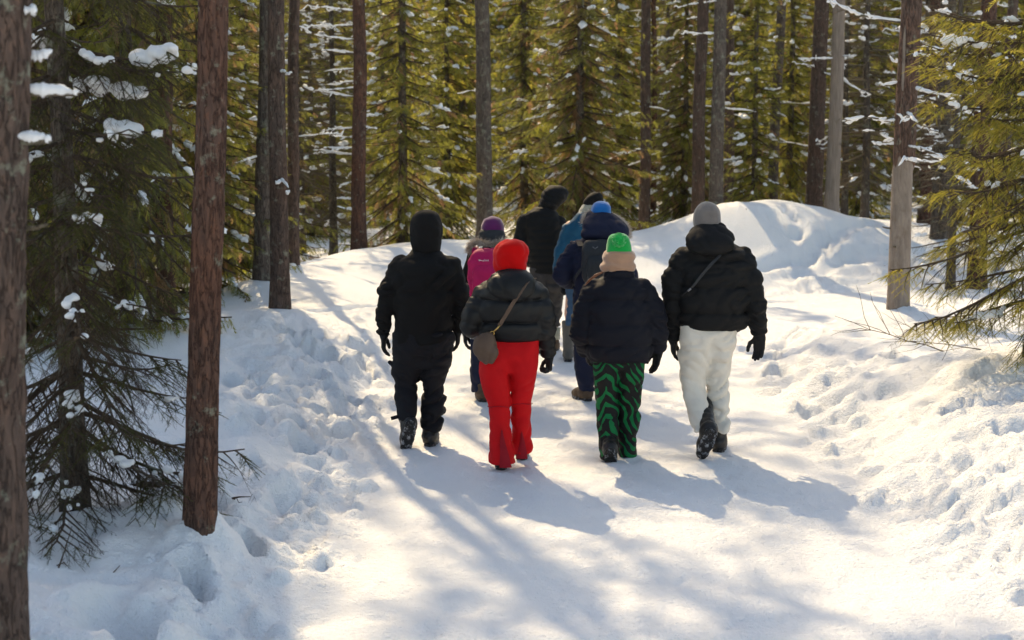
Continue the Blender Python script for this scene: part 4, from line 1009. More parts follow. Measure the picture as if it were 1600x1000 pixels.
def ribbon(pts, width_dir, w, th, name, mat, parent):
    """flat strap along a polyline"""
    P = np.array(pts, float); T = np.gradient(P, axis=0); W = np.broadcast_to(np.array(width_dir, float), P.shape); T /= np.linalg.norm(T, axis=1)[:, None]
    W = W - (W*T).sum(1)[:, None]*T; W = W/np.linalg.norm(W, axis=1)[:, None]; N = np.cross(T, W)
    ring = np.stack([P+W*w/2+N*th/2, P-W*w/2+N*th/2, P-W*w/2-N*th/2, P+W*w/2-N*th/2], 1); n = len(P)
    idx = np.arange(n*4).reshape(n, 4); nx = np.roll(idx, -1, 1); Q = np.stack([idx[:-1], nx[:-1], nx[1:], idx[1:]], -1).reshape(-1, 4)
    Q = np.concatenate([Q, [idx[0][::-1], idx[-1]]])
    return link(name, mk_mesh(name, ring.reshape(-1, 3), Q, smooth=False), F[mat], parent)
def fur_strip(pts, n, L, name, parent, seed=1, spread=1.0, out=None):
    r = np.random.default_rng(seed); P = np.array(pts, float); u = r.uniform(0, len(P)-1.001, n); i = u.astype(int); p = P[i]+(P[i+1]-P[i])*(u-i)[:, None] + r.normal(0, .010, (n, 3))
    c = P.mean(0) if out is None else np.array(out); d = (p-c); d /= np.linalg.norm(d, axis=1)[:, None]; d = d + r.normal(0, .55*spread, (n, 3)); d /= np.linalg.norm(d, axis=1)[:, None]
    s_ = np.cross(d, r.normal(0, 1, (n, 3))); s_ /= np.linalg.norm(s_, axis=1)[:, None]; l = L*r.uniform(.6, 1.2, n)[:, None]
    V = np.stack([p-s_*.0022, p+s_*.0022, p+d*l+np.array([0, 0, -.006])], 1).reshape(-1, 3); T = np.arange(3*n).reshape(n, 3)
    mb = MB(); mb.add(V, None, T, np.repeat(r.uniform(0, 1, n), 3)); mb.tube(P, .018, 8, tone=.35)
    return link(name, mb.mesh(name), F['fur'], parent, kind='stuff')
def text_mesh(txt, size, name, mat, parent, M4):
    cu = bpy.data.curves.new(name, 'FONT'); cu.body = txt; cu.size = size; cu.extrude = .0006; cu.align_x = 'CENTER'
    o = bpy.data.objects.new(name, cu); C.objects.link(o); dg = bpy.context.evaluated_depsgraph_get(); me = bpy.data.meshes.new_from_object(o.evaluated_get(dg))
    bpy.data.objects.remove(o); me.name = name; me.materials.clear(); q = link(name, me, F[mat], parent); q.matrix_local = M4; return q

# ------------------------------------------------------------ the eight walkers, from the photo's own measures
# 1 black hooded man on the left
P = Person(662, 697, 'person in black hooded jacket and black trousers, leftmost walker, left foot lifted')
aR = P.planted('low', 672, 698, yaw=.12); aL = P.L(637, 664, -.06)
P.boot('low', aL, P.L(630, 697, -.02), P.L(640, 600, .1)-aL)
P.body((666, 366, .02), .105, [(628, 420, 0), (702, 420, 0)], [(645, 535, 0), (684, 535, 0)], [(637, 592, .06), (678, 597, .08)], [aL, aR], [[(622, 422, 0), (604, 480, -.02), (599, 520, .04)], [(708, 422, 0), (722, 478, .0), (716, 515, .06)]])
P.trousers([[(520, 615, 664, .125, .0), (545, 615, 664, .125, .0), (572, 614, 658, .11, .04), (584, 612, 656, .11, .06), (593, 616, 653, .095, .06), (620, 617, 652, .085, .0), (640, 619, 651, .08, -.05), (655, 624, 650, .075, -.08)],
            [(520, 660, 708, .125, .0), (545, 661, 706, .125, .0), (575, 659, 703, .11, .05), (588, 657, 698, .11, .07), (600, 660, 694, .092, .08), (635, 659, 695, .088, .07), (655, 658, 692, .085, .06), (672, 660, 690, .08, .05)]], 'blackpants', fold=(6, 15, .022))
P.jacket([(533, 614, 708, .15, .01), (520, 616, 706, .15, .01), (490, 614, 708, .16, .0), (455, 611, 712, .17, -.01), (425, 612, 717, .16, -.01), (408, 620, 710, .14, 0), (396, 638, 694, .10, .01), (388, 645, 688, .08, .02)],
         [[(626, 417, 0, .085), (607, 455, -.02, .072), (600, 487, -.02, .062), (599, 520, .04, .05)], [(705, 417, 0, .085), (718, 455, -.01, .074), (722, 485, 0, .066), (716, 515, .06, .05)]], 'black', fold=(4.5, 8, .021))
P.shape('hood', [(396, 646, 688, .10, .02), (385, 644, 689, .115, .02), (365, 641, 691, .135, .03), (348, 642, 690, .135, .035), (336, 647, 686, .115, .035), (328, 655, 679, .07, .03)], 'black', zr=.03, fold=(7, 9, .007))
P.glove(-1, 600, 522, .04, 'relaxed', (-.06, .10, -1)); P.glove(1, 715, 516, .07, 'relaxed', (.0, .15, -1))
ribbon([P.L(626, 650, -.10), P.L(618, 652, -.12), P.L(611, 654, -.13)], (0, 0, 1), .028, .004, 'ankle_strap', 'blackpants', P.t)

# 2 red hood and red trousers
P = Person(786, 737, 'person in red balaclava hood, short black puffer jacket and flared red trousers'); P2 = P
aL = P.planted('low', 783, 738, sc=.88); aR = P.planted('low', 816, 722, sc=.88, yaw=.1)
P.body((798, 408, .02), .10, [(768, 455, 0), (832, 455, 0)], [(780, 560, 0), (812, 560, 0)], [(781, 640, .04), (813, 635, .12)], [aL, aR], [[(762, 458, 0), (740, 500, -.03), (752, 520, .18)], [(838, 458, 0), (849, 505, -.03), (857, 552, .06)]])
P.trousers([[(528, 756, 800, .12, .0), (560, 751, 797, .13, -.015), (585, 750, 797, .13, -.02), (610, 755, 797, .105, .0), (632, 763, 797, .085, .03), (660, 765, 797, .078, .03), (690, 765, 800, .085, .03), (708, 764, 804, .10, .02), (723, 763, 804, .112, .01)],
            [(528, 796, 843, .12, .0), (560, 797, 840, .13, -.01), (585, 797, 838, .125, .0), (610, 798, 834, .10, .05), (632, 798, 830, .085, .10), (660, 799, 829, .078, .13), (690, 799, 831, .085, .14), (699, 797, 832, .10, .13), (707, 798, 830, .108, .12)]], 'red', fold=(5, 9, .009), h=.011, k=.018)
for pts, w in (([(784, 672, -.062), (785, 690, -.07), (788, 710, -.09), (790, 731, -.11)], .0), ([(815, 674, .05), (816, 690, .045), (816, 704, .03), (815, 717, .008)], .0)):
    n_ = len(pts); c_ = [P.L(*q) for q in pts]; ws = np.linspace(.008, .085, n_)
    V = []; Qs = []
    for c0, w0 in zip(c_, ws): V += [c0+np.array([-w0/2, .006, 0]), c0+np.array([0, -.004, 0]), c0+np.array([w0/2, .006, 0])]
    for i in range(n_-1): Qs += [(i*3, i*3+1, i*3+4, i*3+3), (i*3+1, i*3+2, i*3+5, i*3+4)]
    V = np.array(V); V2 = V+np.array([0, .012, 0]); m = len(V); Qs = np.array(Qs); link('gusset', mk_mesh('gusset', np.concatenate([V, V2]), np.concatenate([Qs, Qs[:, ::-1]+m])), F['redlining'], P.t)
P.jacket([(534, 757, 844, .125, 0), (524, 752, 848, .15, 0), (500, 748, 850, .165, -.01), (470, 748, 851, .165, -.02), (450, 753, 846, .15, -.02), (435, 765, 834, .12, -.02), (424, 777, 822, .09, -.01), (414, 782, 818, .08, .01)],
         [[(762, 455, 0, .085), (742, 490, -.04, .078), (736, 508, -.04, .07), (748, 520, .12, .05)], [(836, 455, 0, .085), (849, 490, -.04, .078), (851, 515, -.02, .07), (857, 553, .05, .05)]], 'puffer', seams=[546, 534, 501, 466, 440, 410], qa=.03, aq=.085, aqa=.018, fold=(5, 9, .008))
P.shape('hood', [(473, 782, 822, .05, -.15), (462, 770, 832, .075, -.14), (445, 764, 836, .10, -.11), (430, 768, 832, .11, -.07), (420, 778, 822, .10, -.04)], 'puffer', zr=.04, fold=(6, 10, .012))
P.shape('balaclava', [(432, 778, 820, .09, .0), (420, 773, 822, .105, .01), (405, 771, 825, .125, .02), (390, 773, 826, .13, .03), (380, 780, 821, .115, .03), (373, 790, 812, .07, .03)], 'redfleece', zr=.03, fold=(6, 9, .013))
P.glove(1, 858, 556, .06, 'fist', (.0, .1, -1), (-.3, 1, 0), sc=.95); P.glove(-1, 752, 521, .2, 'relaxed', (0.2, .9, -.4), (.5, 0, 1), sc=.9)
w0 = P.L(737, 509, -.04); ax_ = nrm(P.L(748, 520, .12)-w0); q0 = w0+ax_*.075
mb = MB(); mb.tube([q0, q0+ax_*.022], [.0735, .0715], 24); link('reflective_band', mb.mesh('reflective_band'), F['tape'], P.t)
_l = [(560, 751, 797, .13, -.015), (585, 750, 797, .13, -.02), (610, 755, 797, .105, .0), (632, 763, 797, .085, .03), (660, 765, 797, .078, .03)]; _r2 = [(560, 797, 840, .13, -.01), (585, 797, 838, .125, .0), (610, 798, 834, .10, .05), (632, 798, 830, .085, .10), (660, 799, 829, .078, .13)]
seam(P, _l, 634, PI*1.05, PI*1.95, 'redlining'); seam(P, _r2, 632, PI*1.05, PI*1.95, 'redlining')
# her bag
bg = thing('shoulder_bag', tuple(P.o+P.L(758, 545, -.2)), 'small brown leather shoulder bag hanging at the hip of the red-hooded person', 'bag')
b0 = P.L(758, 545, -.2)
def fbag(p):
    q = p.copy(); q[:, 0] += .22*q[:, 2]; d = ell(q, (0, 0, -.005), (.085, .05, .105)); d = smin(d, cone(q, (.045, 0, .085), (.01, 0, .0), .022, .05), .05); return d - folds(p, 9, 9, .006)
V, Q = surface_nets(fbag, (-.15, -.1, -.14), (.15, .1, .15), .008); link('pouch', mk_mesh('pouch', V, Q), F['bag'], bg)
rp = [P.L(775, 518, -.20)-b0, P.L(782, 506, -.19)-b0]; strap = [P.L(*q)-b0 for q in ((780, 509, -.19), (790, 493, -.20), (800, 476, -.205), (812, 458, -.215), (822, 444, -.19), (831, 436, -.11), (836, 436, .0))]
ribbon(strap, (1, 0, .6), .026, .005, 'strap', 'bag', bg)
mb = MB(); an_ = np.linspace(0, 2*PI, 13); c_ = P.L(769, 521, -.205)-b0; mb.tube([c_+np.array([math.cos(a)*.014, 0, math.sin(a)*.014]) for a in an_], .0035, 6, cap=False); link('ring', mb.mesh('ring'), F['brass'], bg)
mb = MB(); mb.tube([c_+np.array([.01, 0, .012]), P.L(777, 513, -.2)-b0, P.L(781, 508, -.195)-b0], [.005, .006, .007], 6); link('clasp', mb.mesh('clasp'), F['brass'], bg)

# 3 green hat, zebra trousers
P = Person(966, 716, 'person in green bobble hat, boxy black puffer jacket and green zebra-striped trousers')
aR = P.planted('low', 975, 714, sc=.88); aL = P.L(953, 700, -.14)
P.boot('low', aL, P.L(957, 722, -.05)+np.array([.0, .06, -.10]), np.array([0, .8, .5]), sc=.88)
P.body((967, 398, .02), .10, [(936, 455, 0), (1000, 455, 0)], [(950, 575, 0), (985, 575, 0)], [(951, 640, .06), (982, 640, .08)], [aL, aR], [[(930, 458, 0), (912, 505, -.02), (915, 545, .12)], [(1004, 458, 0), (1024, 505, -.02), (1028, 548, .04)]])
P.trousers([[(555, 928, 972, .13, .0), (585, 928, 968, .125, .0), (620, 930, 966, .11, .03), (640, 931, 966, .105, .03), (670, 933, 965, .10, -.02), (700, 936, 965, .10, -.08), (716, 937, 964, .10, -.12)],
            [(555, 964, 1008, .13, .0), (585, 967, 1006, .125, .0), (620, 966, 1001, .11, .05), (640, 966, 999, .105, .07), (670, 966, 996, .10, .06), (700, 966, 994, .10, .05), (713, 966, 993, .10, .05)]], 'zebra', fold=(5, 10, .017), h=.011, k=.008, seat=590)
P.jacket([(566, 924, 1012, .15, .0), (555, 920, 1016, .17, 0), (530, 916, 1020, .185, -.01), (500, 916, 1019, .185, -.01), (470, 920, 1014, .175, -.01), (448, 927, 1006, .155, -.01), (432, 940, 994, .125, .0), (420, 950, 986, .09, .01), (414, 953, 984, .08, .01)],
         [[(930, 452, 0, .09), (913, 490, -.02, .085), (909, 520, -.01, .08), (916, 548, .12, .06)], [(1003, 452, 0, .09), (1021, 490, -.02, .085), (1026, 520, -.01, .08), (1029, 546, .04, .055)]], 'navypuffer', seams=[580, 566, 537, 503, 466, 432, 405], qa=.026, aq=.10, aqa=.016, fold=(6, 11, .013))
P.shape('neck_warmer', [(424, 941, 994, .10, .0), (414, 938, 993, .12, .005), (408, 943, 990, .115, .01), (403, 941, 993, .118, .01), (395, 944, 992, .11, .01), (391, 948, 989, .10, .01)], 'beige', h=.009, zr=.02, fold=(7, 20, .008))
P.shape('hat', [(398, 947, 987, .098, .012), (388, 947, 987, .1, .012), (378, 949, 985, .09, .012), (370, 952, 982, .075, .01), (365, 957, 977, .05, .01)], 'green', h=.009, zr=.02, fold=(14, 3, .005))
q = P.L(967, 375, -.10)
def fpom(p): return np.linalg.norm(p-q, axis=1)-.050 - .012*noise3(p*60) - .007*noise3(p*140)
o = P.mesh('pompom', fpom, 'green', .005, .03, [q-.05, q+.05])
hp_ = [P.L(942, 425, -.12), P.L(931, 430, -.13), P.L(922, 437, -.12), P.L(914, 446, -.10)]
mb = MB(); mb.tube(hp_, [.006, .012, .010, .003], 6); link('hair', mb.mesh('hair'), F['hair'], P.t)
P.glove(1, 1029, 549, .04, 'open', (-.18, .15, -1), (-.4, 1, 0), sc=.95); P.glove(-1, 917, 548, .14, 'relaxed', (.1, .6, -.7), sc=.95)

# 4 grey beanie, cream trousers
P = Person(1112, 711, 'tall person in grey beanie, black hooded puffer jacket and cream white trousers, rightmost walker', ); P4 = P
aR = P.planted('low', 1126, 708, yaw=.25); aL = P.L(1105, 672, -.22)
P.boot('tall', aL, P.L(1083, 724, -.08), P.L(1108, 610, -.02)-aL, sc=1.03)
P.body((1105, 345, .02), .107, [(1078, 400, 0), (1155, 400, 0)], [(1092, 520, 0), (1128, 520, 0)], [(1082, 602, .06), (1126, 600, .12)], [aL, aR], [[(1072, 402, 0), (1054, 470, -.02), (1053, 528, .08)], [(1160, 402, 0), (1178, 465, -.02), (1187, 520, .0)]])
P.trousers([[(505, 1064, 1118, .125, .0), (530, 1063, 1117, .13, .0), (560, 1062, 1112, .12, .03), (590, 1063, 1104, .10, .06), (603, 1064, 1102, .095, .06), (630, 1070, 1107, .085, -.03), (655, 1077, 1111, .082, -.12), (672, 1082, 1112, .08, -.18)],
            [(505, 1108, 1150, .125, .0), (530, 1108, 1149, .125, .0), (560, 1105, 1143, .11, .05), (590, 1102, 1138, .098, .10), (603, 1103, 1138, .095, .11), (630, 1106, 1138, .085, .10), (655, 1108, 1138, .085, .09), (671, 1109, 1138, .085, .08)]], 'white', fold=(6, 12, .021))
P.jacket([(516, 1066, 1162, .15, .0), (506, 1063, 1166, .165, 0), (480, 1062, 1166, .18, -.01), (440, 1061, 1170, .18, -.015), (410, 1063, 1169, .17, -.01), (390, 1072, 1158, .15, -.01), (376, 1086, 1138, .12, .0), (366, 1092, 1125, .09, .01)],
         [[(1070, 402, 0, .09), (1053, 440, -.02, .082), (1051, 480, 0, .075), (1053, 527, .08, .056)], [(1158, 402, 0, .092), (1172, 440, -.03, .084), (1179, 475, -.03, .078), (1186, 520, .0, .058)]], 'puffer_matt', seams=[530, 516, 487, 446, 405, 360], qa=.028, aq=.11, aqa=.018, fold=(7, 13, .015))
P.shape('hood', [(401, 1098, 1128, .05, -.16), (392, 1078, 1142, .08, -.15), (378, 1070, 1147, .11, -.12), (364, 1076, 1142, .12, -.07), (352, 1086, 1132, .11, -.02), (346, 1092, 1126, .09, .01)], 'puffer_matt', zr=.04, fold=(7, 12, .014))
P.shape('beanie', [(362, 1087, 1124, .105, .02), (350, 1083, 1126, .115, .02), (338, 1083, 1126, .115, .025), (326, 1087, 1123, .10, .02), (318, 1094, 1116, .065, .015), (315, 1099, 1111, .035, .01)], 'greyknit', h=.009, zr=.02, fold=(12, 4, .005))
P.glove(-1, 1052, 530, .09, 'relaxed', (.06, .25, -1), sc=1.05); P.glove(1, 1187, 523, .0, 'open', (.0, .1, -1), (-.7, .7, 0), sc=1.05)
st = [P.L(*q) for q in ((1126, 398, -.205), (1112, 412, -.215), (1098, 428, -.212), (1084, 446, -.20), (1076, 453, -.19), (1066, 462, -.12))]
sb = thing('shoulder_strap', tuple(P.o), 'thin black crossbody strap with small buckle over the back of the grey-beanie person', 'strap')
ribbon(st, (1, 0, .8), .022, .005, 'webbing', 'charcoal', sb); mb = MB(); c_ = P.L(1077, 453, -.205); mb.tube([c_+np.array([-.012, 0, -.01]), c_+np.array([.012, 0, .01])], .008, 6); link('buckle', mb.mesh('buckle'), F['tape'], sb)

# 5 purple beanie with magenta backpack, behind
P = Person(762, 628, 'person in purple beanie and dark fur-collared coat, half hidden behind the red hood'); P5 = P
aL = P.planted('low', 753, 630, 'bootbrown', yaw=-.2, sc=.95); aR = P.planted('low', 785, 622, 'bootbrown', sc=.95)
P.body((770, 362, .02), .10, [(748, 400, 0), (798, 400, 0)], [(758, 510, 0), (790, 510, 0)], [(750, 565, .05), (785, 562, .05)], [aL, aR], [[(742, 402, 0), (731, 450, 0), (730, 492, .05)], [(802, 402, 0), (812, 450, 0), (812, 492, .05)]])
P.trousers([[(500, 738, 776, .12, 0), (540, 736, 772, .11, .02), (570, 735, 765, .095, .04), (585, 734, 763, .09, .04), (600, 736, 762, .085, .05), (612, 737, 762, .085, .05)], [(500, 770, 808, .12, 0), (540, 770, 804, .11, .03), (580, 772, 800, .09, .06), (605, 773, 799, .085, .08)]], 'navy', h=.014)
P.jacket([(530, 733, 812, .17, 0), (510, 734, 810, .17, 0), (470, 736, 806, .165, 0), (430, 735, 805, .16, 0), (405, 738, 802, .15, 0), (390, 750, 790, .12, .01), (380, 756, 784, .09, .01)],
         [[(744, 402, 0, .082), (731, 445, 0, .075), (728, 480, 0, .07), (727, 515, .04, .06)], [(800, 402, 0, .082), (812, 445, 0, .075), (814, 480, .0, .07), (812, 510, .05, .06)]], 'black', h=.014, fold=(5, 9, .012))
P.shape('collar', [(384, 747, 790, .11, -.03), (374, 746, 790, .13, -.01), (364, 748, 789, .125, 0), (357, 752, 787, .11, .01)], 'charcoal', h=.011)
P.shape('beanie', [(372, 754, 786, .105, .02), (358, 752, 788, .112, .02), (348, 754, 786, .105, .02), (341, 759, 781, .075, .02), (338, 765, 776, .04, .02)], 'purple', h=.010, zr=.02, fold=(12, 4, .006))
fur_strip([P.L(*q) for q in ((736, 392, -.05), (738, 383, -.10), (746, 378, -.15), (760, 382, -.18), (774, 383, -.18), (788, 378, -.15), (797, 384, -.08))], 2600, .062, 'fur_trim', P.t, 3, 1.2, out=P.L(768, 392, -.05))
P.glove(-1, 727, 517, .05, 'relaxed'); P.glove(1, 812, 512, .06, 'relaxed')
b0 = P.L(756, 428, -.24)
bp = thing('backpack', tuple(P.o+b0), 'magenta pink backpack with pale lettering, worn by the purple-beanie person', 'backpack')
S_ = [(q[0]-b0[2], q[1]-b0[0], q[2]-b0[1], q[3], q[4]) for q in P.rows([(468, 735, 790, .07, -.24), (455, 732, 793, .095, -.24), (425, 731, 794, .11, -.25), (405, 733, 792, .105, -.25), (394, 739, 786, .085, -.24), (387, 746, 779, .05, -.23)])]
V, Q = surface_nets(lambda p: loft(p, S_, .03, 3.2)-folds(p, 6, 8, .009), (-.25, -.16, -.28), (.25, .16, .28), .011); link('pack_body', mk_mesh('pack_body', V, Q), F['pink'], bp)
S2 = [(q[0]-b0[2], q[1]-b0[0], q[2]-b0[1], q[3], q[4]) for q in P.rows([(460, 741, 785, .04, -.34), (440, 738, 787, .05, -.345), (418, 741, 784, .04, -.345), (412, 746, 779, .02, -.34)])]
V, Q = surface_nets(lambda p: loft(p, S2, .025, 3)-folds(p, 6, 8, .006), (-.25, -.2, -.28), (.25, .16, .28), .011); link('pocket', mk_mesh('pocket', V, Q), F['pink'], bp)
tp = P.L(756, 408, -.366)-b0; text_mesh('berghaus', .024, 'lettering', 'print', bp, Matrix.Translation(tp) @ Matrix.Rotation(math.radians(90), 4, 'X'))
ribbon([P.L(740, 395, -.2)-b0, P.L(742, 388, -.16)-b0, P.L(745, 386, -.05)-b0], (1, 0, 0), .04, .008, 'shoulder_strap', 'pink', bp); ribbon([P.L(786, 395, -.2)-b0, P.L(786, 388, -.16)-b0, P.L(784, 386, -.05)-b0], (1, 0, 0), .04, .008, 'shoulder_strap', 'pink', bp)
mb = MB(); mb.tube([P.L(750, 390, -.25)-b0, P.L(756, 386, -.27)-b0, P.L(764, 386, -.27)-b0, P.L(770, 390, -.25)-b0], .006, 6); link('handle', mb.mesh('handle'), F['charcoal'], bp)

# 6 tall, black quilted jacket, head tilted
P = Person(856, 553, 'tall person in black quilted jacket, hooded head tilted to the right, grey trousers', d=None); P6 = P
aL = P.planted('low', 842, 553, 'bootbrown', yaw=-.3); aR = P.planted('low', 866, 549, 'bootbrown', yaw=.2)
P.body((862, 312, .03), .105, [(822, 345, 0), (872, 348, 0)], [(840, 430, 0), (868, 430, 0)], [(842, 485, .06), (866, 485, .08)], [aL, aR], [[(818, 348, 0), (812, 390, .05), (825, 415, .2)], [(876, 352, 0), (882, 390, .05), (872, 415, .2)]], tilt=(.5, .2, 1), face=(.3, 1, -.3))
P.trousers([[(418, 828, 856, .12, 0), (445, 830, 857, .12, 0), (470, 834, 858, .10, .05), (490, 836, 857, .09, .06), (510, 837, 856, .085, .05), (528, 838, 854, .08, .04)],
            [(418, 852, 881, .12, 0), (445, 853, 881, .12, 0), (470, 858, 880, .10, .06), (490, 859, 877, .09, .08), (508, 860, 874, .08, .07)]], 'dgrey', h=.014, fold=(7, 12, .02))
P.jacket([(428, 829, 880, .14, 0), (415, 827, 881, .15, 0), (390, 824, 880, .155, 0), (365, 820, 879, .16, 0), (345, 817, 877, .15, 0), (332, 824, 870, .13, .0), (322, 836, 864, .10, .01)],
         [[(820, 345, 0, .082), (814, 375, .0, .075), (816, 400, .08, .065), (830, 412, .22, .05)], [(874, 348, 0, .082), (881, 378, .0, .075), (880, 400, .08, .065), (866, 415, .22, .05)]], 'puffer_matt', h=.012, seams=[436] + list(range(428, 318, -10)), qa=.012, aq=.06, aqa=.009, fold=(6, 9, .008))
P.shape('hood', [(330, 838, 866, .10, .02), (322, 841, 874, .115, .03), (312, 845, 885, .13, .04), (303, 847, 888, .13, .05), (296, 851, 886, .11, .05), (290, 858, 878, .06, .05)], 'puffer_matt', zr=.025, fold=(7, 18, .012))
P.glove(-1, 832, 412, .25, 'relaxed', (.4, .9, -.2)); P.glove(1, 864, 415, .25, 'relaxed', (-.4, .9, -.2))
for (px, py, dp) in ((846, 534, .06), (866, 518, .08)):
    mb = MB(); a_ = P.L(px, py-6, dp); mb.tube([a_, a_+np.array([0, -.005, -.13])], [.068, .064], 16); link('gaiter', mb.mesh('gaiter'), F['collar'], P.t)

# 7 teal jacket, behind the navy parka
P = Person(900, 566, 'person in teal jacket, black hat and tall grey boots, mostly hidden behind the navy parka'); P7 = P
aL = P.planted('felt', 888, 566, 'bootgrey', sc=.95); aR = P.planted('felt', 920, 560, 'bootgrey', sc=.95)
P.body((926, 322, .02), .10, [(892, 355, 0), (940, 355, 0)], [(895, 440, 0), (925, 440, 0)], [(889, 490, .06), (920, 490, .06)], [aL, aR], [[(888, 358, 0), (876, 400, 0), (880, 440, .06)], [(944, 358, 0), (952, 400, 0), (950, 440, .05)]])
P.trousers([[(425, 884, 912, .12, 0), (455, 885, 909, .105, .02), (480, 885, 903, .085, .05), (508, 882, 898, .075, .06)], [(425, 908, 938, .12, 0), (455, 909, 936, .105, .02), (508, 912, 930, .08, .06)]], 'jeans', h=.014)
P.jacket([(446, 878, 944, .15, 0), (420, 877, 945, .16, 0), (390, 879, 944, .16, 0), (360, 884, 945, .15, 0), (343, 892, 944, .13, 0), (330, 904, 942, .10, .01)],
         [[(890, 358, 0, .08), (877, 395, 0, .072), (874, 420, .0, .066), (877, 440, .04, .055)], [(942, 358, 0, .08), (954, 395, 0, .072), (955, 420, .0, .066), (953, 440, .04, .055)]], 'teal', h=.014, fold=(5, 7, .012))
P.shape('collar', [(338, 902, 944, .11, 0), (328, 905, 944, .115, .01), (318, 912, 942, .11, .01)], 'collar', h=.011, fold=(7, 14, .008))
P.shape('hat', [(324, 910, 943, .11, .02), (312, 913, 943, .11, .02), (305, 919, 941, .09, .02), (300, 926, 937, .05, .02)], 'black', h=.010, zr=.02)
P.glove(-1, 878, 442, .05, 'fist'); P.glove(1, 953, 442, .05, 'fist')

# 8 navy parka with fur hood, blue beanie
P = Person(916, 629, 'person in navy parka with fur-edged hood down and bright blue beanie, behind the green hat'); P8 = P
aL = P.planted('low', 914, 630, 'bootbrown', yaw=-.5); aR = P.planted('low', 948, 615, 'bootbrown', yaw=.1)
P.body((938, 340, .03), .105, [(902, 388, 0), (962, 388, 0)], [(915, 495, 0), (950, 495, 0)], [(911, 555, .06), (948, 550, .08)], [aL, aR], [[(896, 392, 0), (880, 430, -.02), (892, 445, .15)], [(968, 392, 0), (982, 440, -.02), (984, 490, .05)]])
P.trousers([[(450, 897, 938, .13, 0), (490, 897, 934, .13, 0), (525, 896, 931, .11, .03), (560, 896, 929, .10, .05), (585, 899, 928, .095, .05), (602, 904, 928, .09, .05), (610, 906, 928, .085, .05)], [(450, 930, 968, .13, 0), (490, 930, 966, .12, .02), (550, 934, 962, .10, .08), (596, 937, 960, .09, .10)]], 'navy', h=.014, fold=(6, 12, .014))
P.jacket([(480, 894, 972, .165, 0), (450, 896, 974, .17, 0), (420, 894, 974, .17, 0), (395, 893, 972, .165, 0), (378, 903, 964, .14, 0), (362, 918, 956, .10, .01)],
         [[(900, 390, 0, .085), (884, 415, -.03, .082), (878, 430, -.02, .08), (888, 443, .12, .06)], [(965, 390, 0, .085), (982, 430, -.02, .08), (985, 460, 0, .072), (984, 488, .05, .058)]], 'navy', h=.013, fold=(6, 11, .015))
P.shape('hood', [(376, 914, 978, .09, -.13), (366, 908, 982, .13, -.12), (352, 910, 980, .14, -.08), (342, 913, 970, .13, -.03), (333, 918, 956, .10, .0), (328, 922, 946, .06, .02)], 'navy', zr=.04, h=.012, fold=(6, 8, .014))
P.shape('beanie', [(342, 923, 955, .10, .03), (330, 923, 955, .11, .03), (321, 926, 953, .10, .03), (316, 931, 948, .065, .03), (314, 935, 944, .03, .03)], 'blue', h=.010, zr=.02, fold=(12, 4, .005))
fur_strip([P.L(*q) for q in ((910, 348, .04), (913, 338, .06), (922, 330, .06), (935, 331, .03), (952, 334, .04), (968, 341, .02), (978, 350, -.02), (983, 362, -.06), (981, 372, -.10))], 1500, .028, 'fur_trim', P.t, 5, .9, out=P.L(945, 358, -.02))
P.glove(-1, 890, 445, .15, 'relaxed', (.4, .9, -.3)); P.glove(1, 984, 490, .06, 'relaxed')
b0 = P.L(930, 410, -.25)
bp = thing('backpack', tuple(P.o+b0), 'dark grey backpack worn over the navy parka', 'backpack')
S_ = [(q[0]-b0[2], q[1]-b0[0], q[2]-b0[1], q[3], q[4]) for q in P.rows([(446, 916, 952, .06, -.24), (435, 911, 956, .09, -.25), (405, 909, 957, .105, -.26), (385, 910, 956, .10, -.25), (374, 914, 952, .07, -.24)])]
V, Q = surface_nets(lambda p: loft(p, S_, .03, 3.2)-folds(p, 6, 8, .008), (-.22, -.17, -.26), (.22, .16, .26), .011); link('pack_body', mk_mesh('pack_body', V, Q), F['packgrey'], bp)
S2 = [(q[0]-b0[2], q[1]-b0[0], q[2]-b0[1], q[3], q[4]) for q in P.rows([(440, 920, 948, .03, -.34), (425, 917, 950, .05, -.35), (404, 918, 949, .04, -.355), (398, 922, 945, .02, -.35)])]
V, Q = surface_nets(lambda p: loft(p, S2, .02, 3)-folds(p, 6, 8, .005), (-.22, -.2, -.26), (.22, .16, .26), .011); link('pocket', mk_mesh('pocket', V, Q), F['packgrey'], bp)
mb = MB(); mb.tube([P.L(917, 408, -.36)-b0, P.L(918, 420, -.37)-b0, P.L(919, 434, -.36)-b0], .004, 6); link('piping', mb.mesh('piping'), F['tape'], bp)
mb = MB(); c_ = P.L(930, 387, -.365)-b0; mb.tube([c_+np.array([-.022, 0, .008]), c_+np.array([0, 0, -.010]), c_+np.array([.022, 0, .008])], .0035, 5); link('emblem', mb.mesh('emblem'), F['tape'], bp)
for px in (905, 953): ribbon([P.L(px+3, 385, -.22)-b0, P.L(px, 378, -.14)-b0, P.L(px, 380, .0)-b0], (1, 0, 0), .05, .012, 'shoulder_strap', 'packgrey', bp)
ribbon([P.L(909, 420, -.22)-b0, P.L(902, 428, -.19)-b0, P.L(898, 436, -.12)-b0], (0, 0, 1), .03, .006, 'side_strap', 'charcoal', bp)

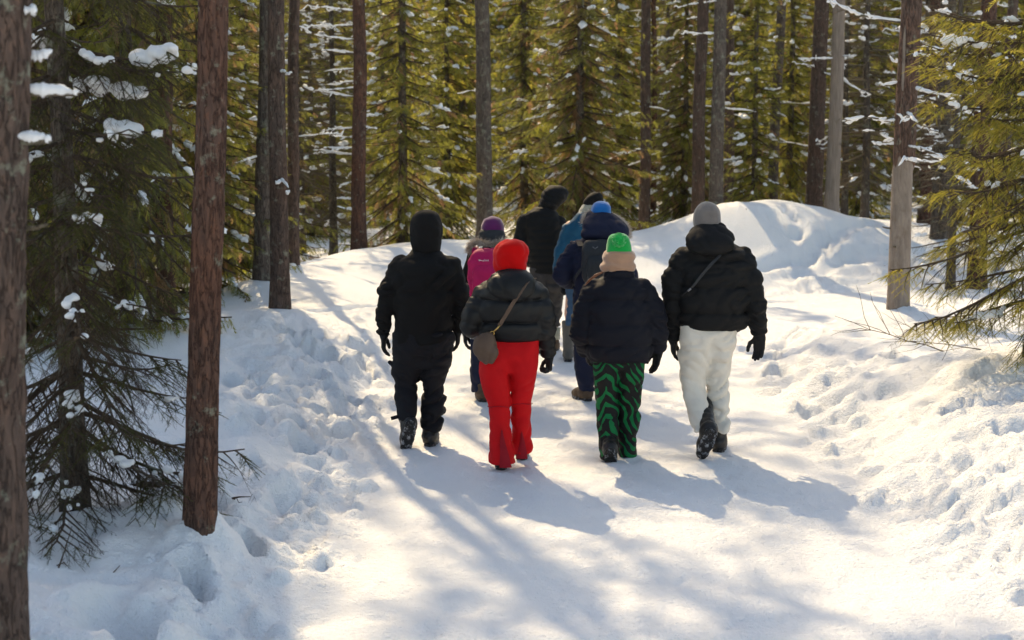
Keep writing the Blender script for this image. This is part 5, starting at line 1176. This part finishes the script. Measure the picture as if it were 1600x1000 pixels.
# ------------------------------------------------------------ small things on the snow
def bare_twig(px, py, L, label, seed, n=3, tilt=.9, az=1.0, rad=.006):
    r = np.random.default_rng(seed); g = ground(px, py); mb = MB()
    d = np.array([math.cos(az)*math.cos(tilt), math.sin(az)*math.cos(tilt), math.sin(tilt)]); pts = [np.array([0, 0, -.05])]
    for k in range(7): d = nrm(d+r.normal(0, .10, 3)); pts.append(pts[-1]+d*L/7)
    mb.tube(pts, np.linspace(rad, rad*.3, 8), 5)
    for k in range(n):
        i = int(r.integers(2, 6)); e = nrm(d+r.normal(0, .6, 3)); q = [pts[i]+e*L*.35*u+r.normal(0, .008, 3) for u in np.linspace(0, 1, 5)]; mb.tube(q, np.linspace(rad*.55, rad*.2, 5), 4)
    o = link('twig', mb.mesh('twig'), M['branch'], loc=tuple(g)); tag(o, label, 'twig')
bare_twig(82, 892, .28, 'thin bare forked twig sticking up from the snow at lower left', 1, 1, .95, .9)
bare_twig(158, 898, .12, 'short bare twig in the snow right of the forked one at lower left', 2, 0, .5, .2)
bare_twig(352, 776, .16, 'short dark twig sticking out beside the foot of the reddish pine', 3, 1, .35, .1, .008)
bare_twig(1505, 552, 1.15, 'long leafless bough lying over the snow under the right spruce', 4, 9, .18, 2.75, .006)
bare_twig(1560, 540, .95, 'second leafless bough under the right spruce, higher up', 5, 7, .12, 2.9, .005)
bare_twig(1455, 520, .7, 'bare twiggy shoot rising beside the foot of the half-bare pine', 6, 6, .5, 2.6, .0035)
bare_twig(1166, 331, .12, 'tiny twig poking out of the snow crest', 7, 1, 1.0, 1.2, .01)
bare_twig(527, 768, .05, 'tiny dark twig end on the left trampled edge', 8, 1, .4, .4, .005)
g = ground(240, 768); mb = MB(); rl = np.random.default_rng(5)
lg = thing('fallen_branch', tuple(g), 'dark fallen branch under the left spruce with snow on top', 'branch')
pl = np.array([[-.16, 0, .02], [-.05, .03, .045], [.05, .02, .04], [.17, .05, .03]]); mb.tube(pl, [.022, .026, .024, .015], 8); link('wood', mb.mesh('wood'), M['spruce_bark'], lg)
mb = MB(); mb.tube(pl+np.array([0, 0, .024]), [.010, .026, .022, .010], 8, flat=.7); link('snow', mb.mesh('snow'), M['snow_soft'], lg)
